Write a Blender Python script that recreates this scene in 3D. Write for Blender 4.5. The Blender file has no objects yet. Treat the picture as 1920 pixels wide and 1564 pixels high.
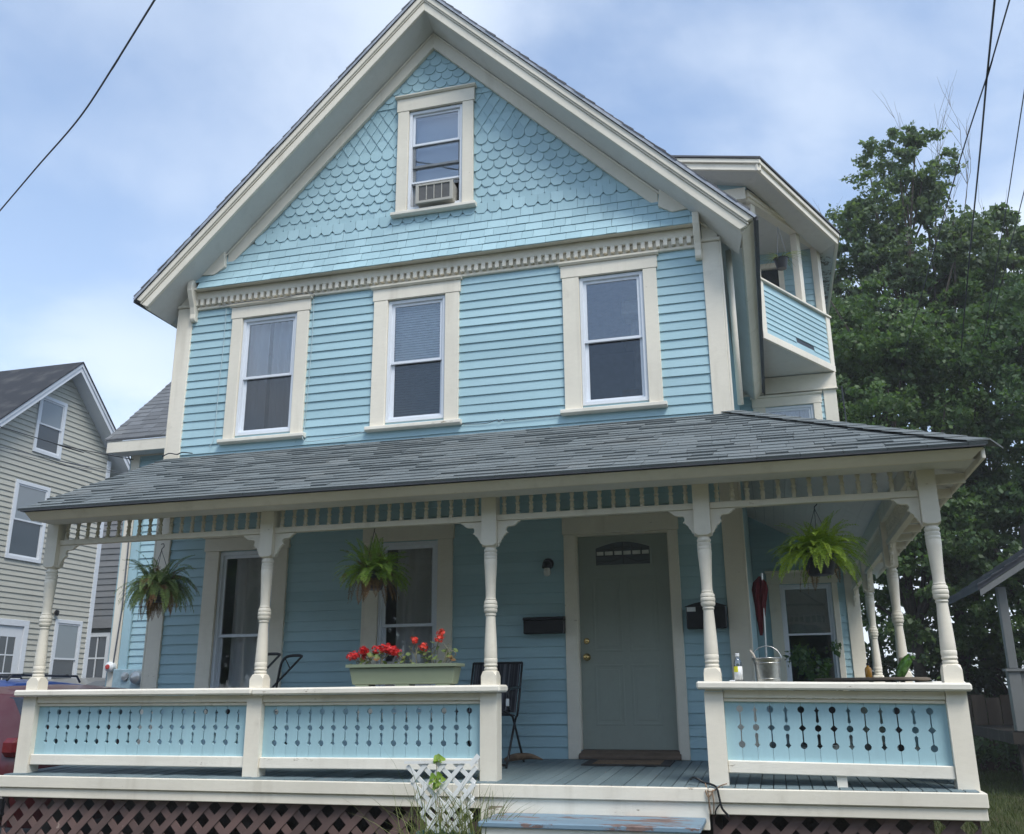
import bpy, math, random
import numpy as np
from mathutils import Vector, Matrix
random.seed(7)
SC = bpy.context.scene
COL = SC.collection
R = math.radians
GZ = -0.95                      # street level; z = 0 is the porch floor at the house wall

# ------------------------------------------------------------------ camera
CAMP = Vector((1.827, -7.341, 0.61))
yaw, pitch, roll = -0.266, 0.289, -0.008
fw = Vector((math.sin(yaw)*math.cos(pitch), math.cos(yaw)*math.cos(pitch), math.sin(pitch)))
r0 = Vector((math.cos(yaw), -math.sin(yaw), 0)); u0 = r0.cross(fw)
rr = r0*math.cos(roll) + u0*math.sin(roll); uu = -r0*math.sin(roll) + u0*math.cos(roll)
cam = bpy.data.cameras.new('camera'); cam.sensor_fit = 'HORIZONTAL'; cam.sensor_width = 36.0
cam.lens = 36.0*1735.7/1920.0; cam.clip_start = 0.05; cam.clip_end = 3000
co = bpy.data.objects.new('camera', cam); COL.objects.link(co)
co.matrix_world = Matrix(((rr.x, uu.x, -fw.x, CAMP.x), (rr.y, uu.y, -fw.y, CAMP.y), (rr.z, uu.z, -fw.z, CAMP.z), (0, 0, 0, 1)))
SC.camera = co

# ------------------------------------------------------------------ light
SUN_EL, SUN_AZ = 56.0, 138.0        # azimuth clockwise from +Y (into the scene): front right
w = bpy.data.worlds.new('World'); SC.world = w; w.use_nodes = True
nt = w.node_tree; nt.nodes.clear()
def N(t, kind, **kw):
    n = t.nodes.new(kind)
    for k, v in kw.items():
        if k.startswith('i_'):
            n.inputs[k[2:].replace('_', ' ')].default_value = v
        else:
            setattr(n, k, v)
    return n
out = N(nt, 'ShaderNodeOutputWorld'); bg = N(nt, 'ShaderNodeBackground'); bg.inputs['Strength'].default_value = 0.13
sky = N(nt, 'ShaderNodeTexSky', sky_type='NISHITA', sun_disc=False, sun_elevation=R(SUN_EL), sun_rotation=R(SUN_AZ), altitude=100, air_density=1.0, dust_density=1.6, ozone_density=1.4)
tc = N(nt, 'ShaderNodeTexCoord'); sep = N(nt, 'ShaderNodeSeparateXYZ'); nt.links.new(tc.outputs['Generated'], sep.inputs[0])
zz = N(nt, 'ShaderNodeMath', operation='MAXIMUM'); zz.inputs[1].default_value = 0.0; nt.links.new(sep.outputs['Z'], zz.inputs[0])
za = N(nt, 'ShaderNodeMath', operation='ADD'); za.inputs[1].default_value = 0.28; nt.links.new(zz.outputs[0], za.inputs[0])
dx = N(nt, 'ShaderNodeMath', operation='DIVIDE'); dy = N(nt, 'ShaderNodeMath', operation='DIVIDE')
nt.links.new(sep.outputs['X'], dx.inputs[0]); nt.links.new(za.outputs[0], dx.inputs[1])
nt.links.new(sep.outputs['Y'], dy.inputs[0]); nt.links.new(za.outputs[0], dy.inputs[1])
cv = N(nt, 'ShaderNodeCombineXYZ'); nt.links.new(dx.outputs[0], cv.inputs['X']); nt.links.new(dy.outputs[0], cv.inputs['Y'])
cv.inputs['Z'].default_value = 1.3
n1 = N(nt, 'ShaderNodeTexNoise'); n1.inputs['Scale'].default_value = 1.55; n1.inputs['Detail'].default_value = 9; n1.inputs['Roughness'].default_value = 0.53; n1.inputs['Distortion'].default_value = 0.2
nt.links.new(cv.outputs[0], n1.inputs['Vector'])
n2 = N(nt, 'ShaderNodeTexNoise'); n2.inputs['Scale'].default_value = 0.75; n2.inputs['Detail'].default_value = 3
nt.links.new(cv.outputs[0], n2.inputs['Vector'])
r1 = N(nt, 'ShaderNodeMapRange', interpolation_type='SMOOTHSTEP'); r1.inputs['From Min'].default_value = 0.42; r1.inputs['From Max'].default_value = 0.60
nt.links.new(n1.outputs['Fac'], r1.inputs['Value'])
r2 = N(nt, 'ShaderNodeMapRange', interpolation_type='SMOOTHSTEP'); r2.inputs['From Min'].default_value = 0.38; r2.inputs['From Max'].default_value = 0.62; r2.inputs['To Min'].default_value = 0.30; r2.inputs['To Max'].default_value = 0.92
nt.links.new(n2.outputs['Fac'], r2.inputs['Value'])
mu = N(nt, 'ShaderNodeMath', operation='MULTIPLY'); nt.links.new(r1.outputs[0], mu.inputs[0]); nt.links.new(r2.outputs[0], mu.inputs[1])
# a thin veil of high cloud everywhere, thicker towards the horizon
hz = N(nt, 'ShaderNodeMapRange'); hz.inputs['From Min'].default_value = 0.0; hz.inputs['From Max'].default_value = 0.55; hz.inputs['To Min'].default_value = 0.95; hz.inputs['To Max'].default_value = 0.30
nt.links.new(sep.outputs['Z'], hz.inputs['Value'])
vm = N(nt, 'ShaderNodeMath', operation='MAXIMUM'); nt.links.new(mu.outputs[0], vm.inputs[0]); nt.links.new(hz.outputs[0], vm.inputs[1])
ad = N(nt, 'ShaderNodeMath', operation='MULTIPLY_ADD', use_clamp=True); ad.inputs[1].default_value = 0.75
nt.links.new(mu.outputs[0], ad.inputs[0])
hm = N(nt, 'ShaderNodeMath', operation='MULTIPLY'); hm.inputs[1].default_value = 0.60; nt.links.new(hz.outputs[0], hm.inputs[0]); nt.links.new(hm.outputs[0], ad.inputs[2])
mx = N(nt, 'ShaderNodeMix', data_type='RGBA'); nt.links.new(ad.outputs[0], mx.inputs['Factor'])
boost = N(nt, 'ShaderNodeMix', data_type='RGBA', blend_type='MULTIPLY'); boost.inputs['Factor'].default_value = 1.0; boost.inputs['B'].default_value = (1.02, 1.20, 1.30, 1)
nt.links.new(sky.outputs[0], boost.inputs['A']); nt.links.new(boost.outputs['Result'], mx.inputs['A'])
mx.inputs['B'].default_value = (5.0, 5.55, 6.3, 1)
nt.links.new(mx.outputs['Result'], bg.inputs['Color']); nt.links.new(bg.outputs[0], out.inputs[0])

sl = bpy.data.lights.new('sun', 'SUN'); sl.energy = 2.0; sl.angle = R(22); sl.color = (1.0, 0.95, 0.87)
so = bpy.data.objects.new('sun', sl); COL.objects.link(so)
sd = Vector((math.sin(R(SUN_AZ))*math.cos(R(SUN_EL)), math.cos(R(SUN_AZ))*math.cos(R(SUN_EL)), math.sin(R(SUN_EL))))
so.rotation_euler = sd.to_track_quat('Z', 'Y').to_euler()
SC.view_settings.view_transform = 'Standard'; SC.view_settings.look = 'None'; SC.view_settings.exposure = 0.60; SC.view_settings.gamma = 1.0
SC.view_settings.use_curve_mapping = False
SC.render.engine = 'CYCLES'
SC.cycles.max_bounces = 8; SC.cycles.transparent_max_bounces = 16; SC.cycles.use_denoising = True

# ------------------------------------------------------------------ materials
def newmat(name):
    m = bpy.data.materials.new(name); m.use_nodes = True
    t = m.node_tree; t.nodes.clear()
    o = N(t, 'ShaderNodeOutputMaterial'); b = N(t, 'ShaderNodeBsdfPrincipled'); t.links.new(b.outputs[0], o.inputs[0])
    return m, t, b, o
def noise(t, vec, scale, detail=4, rough=0.55, stretch=None):
    n = N(t, 'ShaderNodeTexNoise'); n.inputs['Scale'].default_value = scale; n.inputs['Detail'].default_value = detail; n.inputs['Roughness'].default_value = rough
    if stretch:
        mp = N(t, 'ShaderNodeMapping'); mp.inputs['Scale'].default_value = stretch; t.links.new(vec, mp.inputs['Vector']); t.links.new(mp.outputs[0], n.inputs['Vector'])
    else:
        t.links.new(vec, n.inputs['Vector'])
    return n.outputs['Fac']
def ramp(t, val, a, b, lo=0.0, hi=1.0):
    r = N(t, 'ShaderNodeMapRange', interpolation_type='SMOOTHSTEP')
    r.inputs['From Min'].default_value = a; r.inputs['From Max'].default_value = b; r.inputs['To Min'].default_value = lo; r.inputs['To Max'].default_value = hi
    t.links.new(val, r.inputs['Value']); return r.outputs[0]
def mixc(t, f, a, b, mode='MIX'):
    m = N(t, 'ShaderNodeMix', data_type='RGBA', blend_type=mode)
    if isinstance(f, (int, float)): m.inputs['Factor'].default_value = f
    else: t.links.new(f, m.inputs['Factor'])
    for k, v in (('A', a), ('B', b)):
        if isinstance(v, (tuple, list)): m.inputs[k].default_value = (*v[:3], 1)
        else: t.links.new(v, m.inputs[k])
    return m.outputs['Result']
def scalec(c, s): return tuple(min(1, x*s) for x in c)
def bump(t, b, h, strength, dist=0.01):
    n = N(t, 'ShaderNodeBump'); n.inputs['Strength'].default_value = strength; n.inputs['Distance'].default_value = dist
    t.links.new(h, n.inputs['Height']); t.links.new(n.outputs[0], b.inputs['Normal'])
def paint(name, col, rough=0.55, var=0.10, dirt=0.25, dirtcol=(0.20, 0.18, 0.15), peel=0.0, peelcol=(0.22, 0.16, 0.12), grain=(1, 1, 1), rnd=0.05, bs=0.25, spec=0.3, gs=22):
    m, t, b, o = newmat(name)
    g = N(t, 'ShaderNodeNewGeometry'); oi = N(t, 'ShaderNodeObjectInfo'); P = g.outputs['Position']
    big = noise(t, P, 0.9, 5); c = mixc(t, ramp(t, big, 0.3, 0.7), scalec(col, 1-var), scalec(col, 1+var*0.6))
    c = mixc(t, ramp(t, oi.outputs['Random'], 0, 1, 0, 1), c, mixc(t, 1.0, c, (1-rnd*2, 1-rnd*1.7, 1-rnd*1.6), 'MULTIPLY'))
    d = noise(t, P, 3.1, 8, 0.7); c = mixc(t, ramp(t, d, 0.56, 0.85, 0, dirt), c, dirtcol)
    fine = noise(t, P, gs, 6, 0.65, grain)
    c = mixc(t, ramp(t, fine, 0.3, 0.75, 0, 0.16), c, scalec(col, 0.72))
    sk = noise(t, P, 5, 5, 0.6, (1, 1, 0.10)); c = mixc(t, ramp(t, sk, 0.52, 0.8, 0, dirt*0.9), c, scalec(dirtcol, 1.25))
    if peel > 0:
        pk = noise(t, P, 9, 8, 0.72, grain); pk2 = noise(t, P, 1.3, 3)
        mk = N(t, 'ShaderNodeMath', operation='ADD'); t.links.new(pk, mk.inputs[0])
        m2 = N(t, 'ShaderNodeMath', operation='MULTIPLY'); m2.inputs[1].default_value = 0.5; t.links.new(pk2, m2.inputs[0]); t.links.new(m2.outputs[0], mk.inputs[1])
        th = 1.02 - peel*0.42
        c = mixc(t, ramp(t, mk.outputs[0], th, th+0.03), c, mixc(t, ramp(t, fine, 0.35, 0.7), peelcol, scalec(peelcol, 1.9)))
    t.links.new(c, b.inputs['Base Color'])
    b.inputs['Roughness'].default_value = rough; b.inputs['Specular IOR Level'].default_value = spec
    bump(t, b, fine, bs, 0.004)
    return m
def plain(name, col, rough=0.5, metal=0.0, var=0.12, scale=14, bs=0.1, spec=0.5, island=0.0):
    m, t, b, o = newmat(name)
    g = N(t, 'ShaderNodeNewGeometry'); n = noise(t, g.outputs['Position'], scale, 5)
    c = mixc(t, ramp(t, n, 0.3, 0.7), scalec(col, 1-var), scalec(col, 1+var))
    if island: c = mixc(t, ramp(t, g.outputs['Random Per Island'], 0, 1), c, mixc(t, 1.0, c, (1-island,)*3, 'MULTIPLY'))
    t.links.new(c, b.inputs['Base Color']); b.inputs['Roughness'].default_value = rough; b.inputs['Metallic'].default_value = metal; b.inputs['Specular IOR Level'].default_value = spec
    if bs: bump(t, b, n, bs, 0.003)
    return m
def shingle_mat(name, col, lo=0.62, hi=1.25):
    m, t, b, o = newmat(name)
    g = N(t, 'ShaderNodeNewGeometry'); oi = N(t, 'ShaderNodeObjectInfo')
    rs = N(t, 'ShaderNodeMath', operation='ADD'); t.links.new(g.outputs['Random Per Island'], rs.inputs[0]); t.links.new(oi.outputs['Random'], rs.inputs[1])
    fr = N(t, 'ShaderNodeMath', operation='FRACT'); t.links.new(rs.outputs[0], fr.inputs[0])
    c = mixc(t, fr.outputs[0], scalec(col, lo), scalec(col, hi))
    gr = noise(t, g.outputs['Position'], 130, 3, 0.8); c = mixc(t, ramp(t, gr, 0.35, 0.65, 0, 0.55), c, scalec(col, 0.5))
    bl = noise(t, g.outputs['Position'], 2.4, 5); c = mixc(t, ramp(t, bl, 0.45, 0.8, 0, 0.35), c, (0.20, 0.20, 0.19))
    t.links.new(c, b.inputs['Base Color']); b.inputs['Roughness'].default_value = 0.93; b.inputs['Specular IOR Level'].default_value = 0.25
    bump(t, b, gr, 0.5, 0.004)
    return m
def glass_mat(name, tint=(0.82, 0.86, 0.88), refl=0.30, ior=1.5):
    m, t, b, o = newmat(name); t.nodes.remove(b)
    tr = N(t, 'ShaderNodeBsdfTransparent'); tr.inputs[0].default_value = (*tint, 1)
    gl = N(t, 'ShaderNodeBsdfGlossy'); gl.inputs['Roughness'].default_value = 0.015; gl.inputs['Color'].default_value = (0.95, 0.97, 1, 1)
    g = N(t, 'ShaderNodeNewGeometry'); bn = N(t, 'ShaderNodeBump'); bn.inputs['Strength'].default_value = 0.05; bn.inputs['Distance'].default_value = 0.02
    t.links.new(noise(t, g.outputs['Position'], 2.3, 1), bn.inputs['Height']); t.links.new(bn.outputs[0], gl.inputs['Normal'])
    fr = N(t, 'ShaderNodeFresnel'); fr.inputs['IOR'].default_value = ior
    ma = N(t, 'ShaderNodeMath', operation='MULTIPLY_ADD', use_clamp=True); ma.inputs[1].default_value = 1.0; ma.inputs[2].default_value = refl; t.links.new(fr.outputs[0], ma.inputs[0])
    mx = N(t, 'ShaderNodeMixShader'); t.links.new(ma.outputs[0], mx.inputs[0]); t.links.new(tr.outputs[0], mx.inputs[1]); t.links.new(gl.outputs[0], mx.inputs[2])
    t.links.new(mx.outputs[0], o.inputs[0]); return m
def leaf_mat(name, col, col2, trans=0.35, rough=0.5, dead=None, deadamt=0.0):
    m, t, b, o = newmat(name)
    g = N(t, 'ShaderNodeNewGeometry')
    n = noise(t, g.outputs['Position'], 0.9, 4)
    c = mixc(t, ramp(t, g.outputs['Random Per Island'], 0, 1), col, col2)
    c = mixc(t, ramp(t, n, 0.3, 0.7, 0.0, 0.45), c, scalec(col, 0.6))
    if dead:
        n3 = noise(t, g.outputs['Position'], 7, 3)
        c = mixc(t, ramp(t, n3, 0.62-deadamt*0.25, 0.72-deadamt*0.2), c, dead)
    t.links.new(c, b.inputs['Base Color']); b.inputs['Roughness'].default_value = rough; b.inputs['Specular IOR Level'].default_value = 0.35
    tl = N(t, 'ShaderNodeBsdfTranslucent'); t.links.new(mixc(t, 1.0, c, (1.5, 1.7, 0.7), 'MULTIPLY'), tl.inputs['Color'])
    mx = N(t, 'ShaderNodeMixShader'); mx.inputs[0].default_value = trans
    t.links.new(b.outputs[0], mx.inputs[1]); t.links.new(tl.outputs[0], mx.inputs[2]); t.links.new(mx.outputs[0], o.inputs[0])
    return m

BLUE = (0.385, 0.565, 0.625); CREAM = (0.80, 0.745, 0.635)
M = {}
M['blue'] = paint('blue_clapboard_paint', BLUE, 0.5, 0.06, 0.18, (0.20, 0.29, 0.32), 0.055, (0.30, 0.38, 0.40), grain=(0.35, 1, 3), rnd=0.065)
M['blue_shingle'] = paint('blue_shingle_paint', BLUE, 0.55, 0.06, 0.14, (0.22, 0.30, 0.33), 0.0, grain=(3, 1, 0.4), rnd=0.08)
M['blue_board'] = paint('blue_fretwork_paint', (0.365, 0.56, 0.625), 0.5, 0.05, 0.14, (0.25, 0.32, 0.34), 0.0, grain=(3, 1, 0.3), rnd=0.04)
M['blue_wing'] = paint('blue_balcony_paint', BLUE, 0.5, 0.08, 0.3, (0.22, 0.30, 0.33), 0.35, (0.45, 0.47, 0.46), grain=(0.35, 1, 3))
M['cream'] = paint('cream_trim_paint', CREAM, 0.5, 0.08, 0.38, (0.33, 0.29, 0.22), 0.15, (0.30, 0.25, 0.19), grain=(0.6, 1, 1.6), rnd=0.03)
M['cream_old'] = paint('worn_cream_paint', (0.81, 0.77, 0.68), 0.5, 0.08, 0.35, (0.30, 0.26, 0.20), 0.26, (0.24, 0.20, 0.15), grain=(0.4, 1, 1.6), rnd=0.03, bs=0.5)
M['soffit'] = paint('soffit_paint', (0.66, 0.655, 0.625), 0.6, 0.06, 0.2, rnd=0.02)
M['soffit_peel'] = paint('peeling_soffit_paint', (0.58, 0.575, 0.55), 0.6, 0.06, 0.3, peel=0.55, peelcol=(0.14, 0.11, 0.09))
M['vinyl'] = paint('white_vinyl', (0.72, 0.76, 0.82), 0.35, 0.03, 0.10, (0.4, 0.4, 0.4), rnd=0.02, bs=0.05)
M['white'] = paint('white_plastic', (0.80, 0.81, 0.80), 0.4, 0.04, 0.15, (0.45, 0.45, 0.36), rnd=0.02, bs=0.1)
M['deck'] = paint('worn_grey_blue_deck_paint', (0.17, 0.225, 0.245), 0.6, 0.14, 0.4, (0.12, 0.12, 0.11), 0.22, (0.20, 0.15, 0.12), grain=(4, 0.35, 1), rnd=0.12, bs=0.5)
M['step'] = paint('peeling_blue_step_paint', (0.185, 0.275, 0.35), 0.55, 0.12, 0.35, (0.16, 0.18, 0.2), 0.56, (0.13, 0.09, 0.08), grain=(0.35, 1.3, 1), bs=0.7)
M['lattice'] = paint('brown_lattice_stain', (0.165, 0.105, 0.095), 0.75, 0.18, 0.4, (0.06, 0.045, 0.04), 0.18, (0.25, 0.2, 0.17), grain=(1, 1, 1), rnd=0.15, bs=0.5)
M['door'] = paint('grey_green_door_paint', (0.30, 0.335, 0.295), 0.4, 0.05, 0.15, (0.12, 0.13, 0.11), rnd=0, bs=0.15)
M['shingle'] = shingle_mat('porch_roof_asphalt', (0.165, 0.188, 0.195), 0.86, 1.12)
M['shingle_dark'] = shingle_mat('main_roof_asphalt', (0.15, 0.155, 0.175))
M['shingle_wing'] = shingle_mat('wing_roof_asphalt', (0.155, 0.165, 0.178), 0.75, 1.2)
M['shingle_nb'] = shingle_mat('neighbour_roof_asphalt', (0.055, 0.060, 0.072))
M['glass'] = glass_mat('window_glass', (0.9, 0.92, 0.93), refl=0.07)
M['glass_porch'] = glass_mat('porch_window_glass', (0.95, 0.96, 0.96), refl=0.0)
M['glass_dark'] = glass_mat('screened_glass', (0.60, 0.62, 0.63), 0.02)
M['carglass'] = glass_mat('tinted_car_glass', (0.06, 0.07, 0.08), 0.06)
M['black_plastic'] = plain('black_plastic', (0.012, 0.013, 0.016), 0.35, spec=0.5)
M['black_metal'] = plain('black_metal', (0.015, 0.016, 0.018), 0.4, 0.3)
M['navy'] = plain('navy_plastic_pot', (0.012, 0.014, 0.028), 0.4)
M['gutter'] = plain('dark_drip_edge', (0.045, 0.05, 0.058), 0.5)
M['drip_light'] = plain('grey_drip_edge', (0.34, 0.37, 0.43), 0.5)
M['brass'] = plain('brass', (0.72, 0.52, 0.22), 0.25, 1.0)
M['steel'] = plain('galvanised_steel', (0.42, 0.42, 0.40), 0.38, 1.0, 0.35, 9, 0.6)
M['chrome'] = plain('steel_wire', (0.5, 0.5, 0.49), 0.3, 1.0)
M['bronze'] = plain('bronze_threshold', (0.16, 0.115, 0.085), 0.45, 0.3)
M['mat_dark'] = plain('rubber_mat', (0.025, 0.025, 0.024), 0.9)
M['mat_tan'] = plain('coir_mat', (0.17, 0.11, 0.065), 0.95, scale=160, var=0.5, bs=0.6)
M['fabric'] = None
M['curtain'] = plain('sheer_curtain', (0.62, 0.62, 0.60), 0.9, var=0.05)
M['blind'] = plain('blind_slats', (0.88, 0.90, 0.86), 0.5, var=0.05)
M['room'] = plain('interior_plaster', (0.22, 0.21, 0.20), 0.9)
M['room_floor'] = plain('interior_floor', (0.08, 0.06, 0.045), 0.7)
M['wood_old'] = paint('weathered_wood', (0.20, 0.155, 0.115), 0.8, 0.2, 0.4, grain=(0.4, 2, 2), rnd=0.1, bs=0.6)
M['leaf_tree'] = leaf_mat('maple_leaves', (0.060, 0.112, 0.042), (0.125, 0.195, 0.072), 0.38)
M['leaf_dark'] = leaf_mat('dark_leaves', (0.046, 0.090, 0.040), (0.092, 0.150, 0.062), 0.36)
M['leaf_ash'] = leaf_mat('ash_leaves', (0.085, 0.130, 0.075), (0.15, 0.20, 0.11), 0.40)
M['bark'] = plain('bark', (0.055, 0.045, 0.036), 0.9, var=0.4, scale=9, bs=0.8)
M['bark_dead'] = plain('dead_branch_bark', (0.15, 0.135, 0.125), 0.9, var=0.3)
M['fern'] = leaf_mat('fern_green', (0.20, 0.30, 0.028), (0.36, 0.45, 0.05), 0.35, 0.45)
M['fern_mid'] = leaf_mat('fern_mid_green', (0.17, 0.28, 0.04), (0.30, 0.42, 0.07), 0.35, 0.45, dead=(0.16, 0.085, 0.035), deadamt=0.2)
M['fern_old'] = leaf_mat('fern_faded_green', (0.12, 0.18, 0.06), (0.22, 0.29, 0.10), 0.3, 0.5, dead=(0.19, 0.10, 0.045), deadamt=0.25)
M['fern_dead'] = leaf_mat('fern_dry', (0.16, 0.085, 0.04), (0.22, 0.13, 0.05), 0.25, 0.6)
M['grass'] = leaf_mat('tall_grass', (0.13, 0.17, 0.055), (0.26, 0.27, 0.115), 0.3, 0.55, dead=(0.33, 0.27, 0.15), deadamt=0.1)
M['lawn'] = leaf_mat('lawn_blades', (0.055, 0.075, 0.022), (0.10, 0.12, 0.04), 0.25, 0.6)
M['petal_red'] = leaf_mat('red_petals', (0.55, 0.015, 0.02), (0.75, 0.05, 0.05), 0.3, 0.5)
M['petal_coral'] = leaf_mat('coral_petals', (0.75, 0.06, 0.04), (0.85, 0.12, 0.08), 0.3, 0.5)
M['stem'] = plain('plant_stem', (0.20, 0.19, 0.12), 0.7)
M['planter'] = paint('sage_planter_plastic', (0.225, 0.265, 0.185), 0.5, 0.05, 0.15, rnd=0, bs=0.1)
M['teal'] = plain('teal_pot', (0.03, 0.10, 0.11), 0.4)
M['soil'] = plain('soil', (0.03, 0.022, 0.016), 0.95, var=0.4, scale=60)
M['wire'] = plain('black_cable', (0.022, 0.024, 0.03), 0.5)
M['wire_grey'] = plain('grey_cable', (0.10, 0.11, 0.13), 0.5)
M['wire_pale'] = plain('painted_cable', (0.42, 0.52, 0.55), 0.5)
M['siding'] = paint('beige_vinyl_siding', (0.455, 0.445, 0.385), 0.5, 0.05, 0.16, rnd=0.03, bs=0.1)
M['nbtrim'] = paint('neighbour_white_trim', (0.66, 0.69, 0.73), 0.45, 0.04, 0.12, rnd=0.02, bs=0.1)
M['grey_siding'] = paint('grey_board_siding', (0.22, 0.225, 0.235), 0.7, 0.12, 0.4, grain=(0.4, 1, 3), rnd=0.1)
def carpaint(name, col):
    m, t, b, o = newmat(name); g = N(t, 'ShaderNodeNewGeometry')
    t.links.new(mixc(t, ramp(t, noise(t, g.outputs['Position'], 3, 6), 0.4, 0.8, 0, 0.15), col, (0.25, 0.22, 0.2)), b.inputs['Base Color'])
    b.inputs['Roughness'].default_value = 0.35; b.inputs['Coat Weight'].default_value = 0.35; b.inputs['Coat Roughness'].default_value = 0.06; return m
M['car_red'] = carpaint('maroon_car_paint', (0.085, 0.006, 0.010))
M['car_blue'] = carpaint('blue_car_paint', (0.012, 0.055, 0.25))
M['car_grey'] = carpaint('grey_car_paint', (0.20, 0.20, 0.19))
M['tyre'] = plain('tyre_rubber', (0.02, 0.02, 0.02), 0.9)
M['tail_red'] = plain('tail_lamp_red', (0.16, 0.005, 0.008), 0.2)
M['asphalt'] = plain('asphalt', (0.055, 0.055, 0.057), 0.9, var=0.3, scale=40, bs=0.4)
M['amber'] = plain('amber_liquid_bottle', (0.45, 0.22, 0.03), 0.2)
M['clear'] = glass_mat('clear_plastic', (0.80, 0.84, 0.86), 0.14)
M['label_white'] = plain('white_label', (0.75, 0.77, 0.78), 0.5)
M['label_yellow'] = plain('yellow_label', (0.75, 0.70, 0.03), 0.5)
M['green_glaze'] = plain('green_glazed_ceramic', (0.05, 0.125, 0.018), 0.18, var=0.5, scale=35)
M['umbrella'] = plain('red_umbrella_cloth', (0.15, 0.012, 0.018), 0.8)
M['nb_porch'] = paint('shaded_weathered_paint', (0.15, 0.155, 0.155), 0.6, 0.1, 0.4)  # the porch's shadow is put into this dark base colour, besides its dirt
M['fence'] = paint('old_fence_wood', (0.05, 0.04, 0.034), 0.85, 0.2, 0.4, grain=(3, 3, 0.4), rnd=0.2)
M['debris'] = plain('dry_leaves', (0.20, 0.13, 0.08), 0.9, var=0.3)
M['bulb'] = plain('frosted_globe', (0.62, 0.62, 0.58), 0.25)
M['meter_glass'] = plain('meter_dome', (0.35, 0.38, 0.40), 0.15, 0.3)
M['red_dot'] = plain('red_plastic', (0.5, 0.05, 0.04), 0.4)
def striped():
    m, t, b, o = newmat('striped_sling_fabric'); g = N(t, 'ShaderNodeNewGeometry'); s = N(t, 'ShaderNodeSeparateXYZ'); t.links.new(g.outputs['Position'], s.inputs[0])
    wv = N(t, 'ShaderNodeTexNoise', noise_dimensions='1D'); wv.inputs['Scale'].default_value = 28; wv.inputs['Detail'].default_value = 3; t.links.new(s.outputs['X'], wv.inputs['W'])
    t.links.new(mixc(t, ramp(t, wv.outputs['Fac'], 0.45, 0.6), (0.012, 0.013, 0.018), (0.09, 0.095, 0.11)), b.inputs['Base Color']); b.inputs['Roughness'].default_value = 0.9; return m
M['fabric'] = striped()
def door_light():
    m, t, b, o = newmat('leaded_fan_glass'); b.inputs['Roughness'].default_value = 0.08; b.inputs['Base Color'].default_value = (0.085, 0.10, 0.11, 1); b.inputs['Specular IOR Level'].default_value = 0.9
    g = N(t, 'ShaderNodeNewGeometry'); bump(t, b, noise(t, g.outputs['Position'], 40, 2), 0.5, 0.003); return m
M['fanglass'] = door_light()
def ground_mat():
    m, t, b, o = newmat('grassy_ground'); g = N(t, 'ShaderNodeNewGeometry'); P = g.outputs['Position']
    c = mixc(t, ramp(t, noise(t, P, 1.2, 6), 0.35, 0.65), (0.055, 0.065, 0.024), (0.095, 0.082, 0.05)); c = mixc(t, ramp(t, noise(t, P, 30, 4), 0.3, 0.7, 0, 0.5), c, (0.035, 0.045, 0.014))
    t.links.new(c, b.inputs['Base Color']); b.inputs['Roughness'].default_value = 1.0; b.inputs['Specular IOR Level'].default_value = 0.1; bump(t, b, noise(t, P, 25, 5), 0.8, 0.05); return m
M['ground'] = ground_mat()
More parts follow.
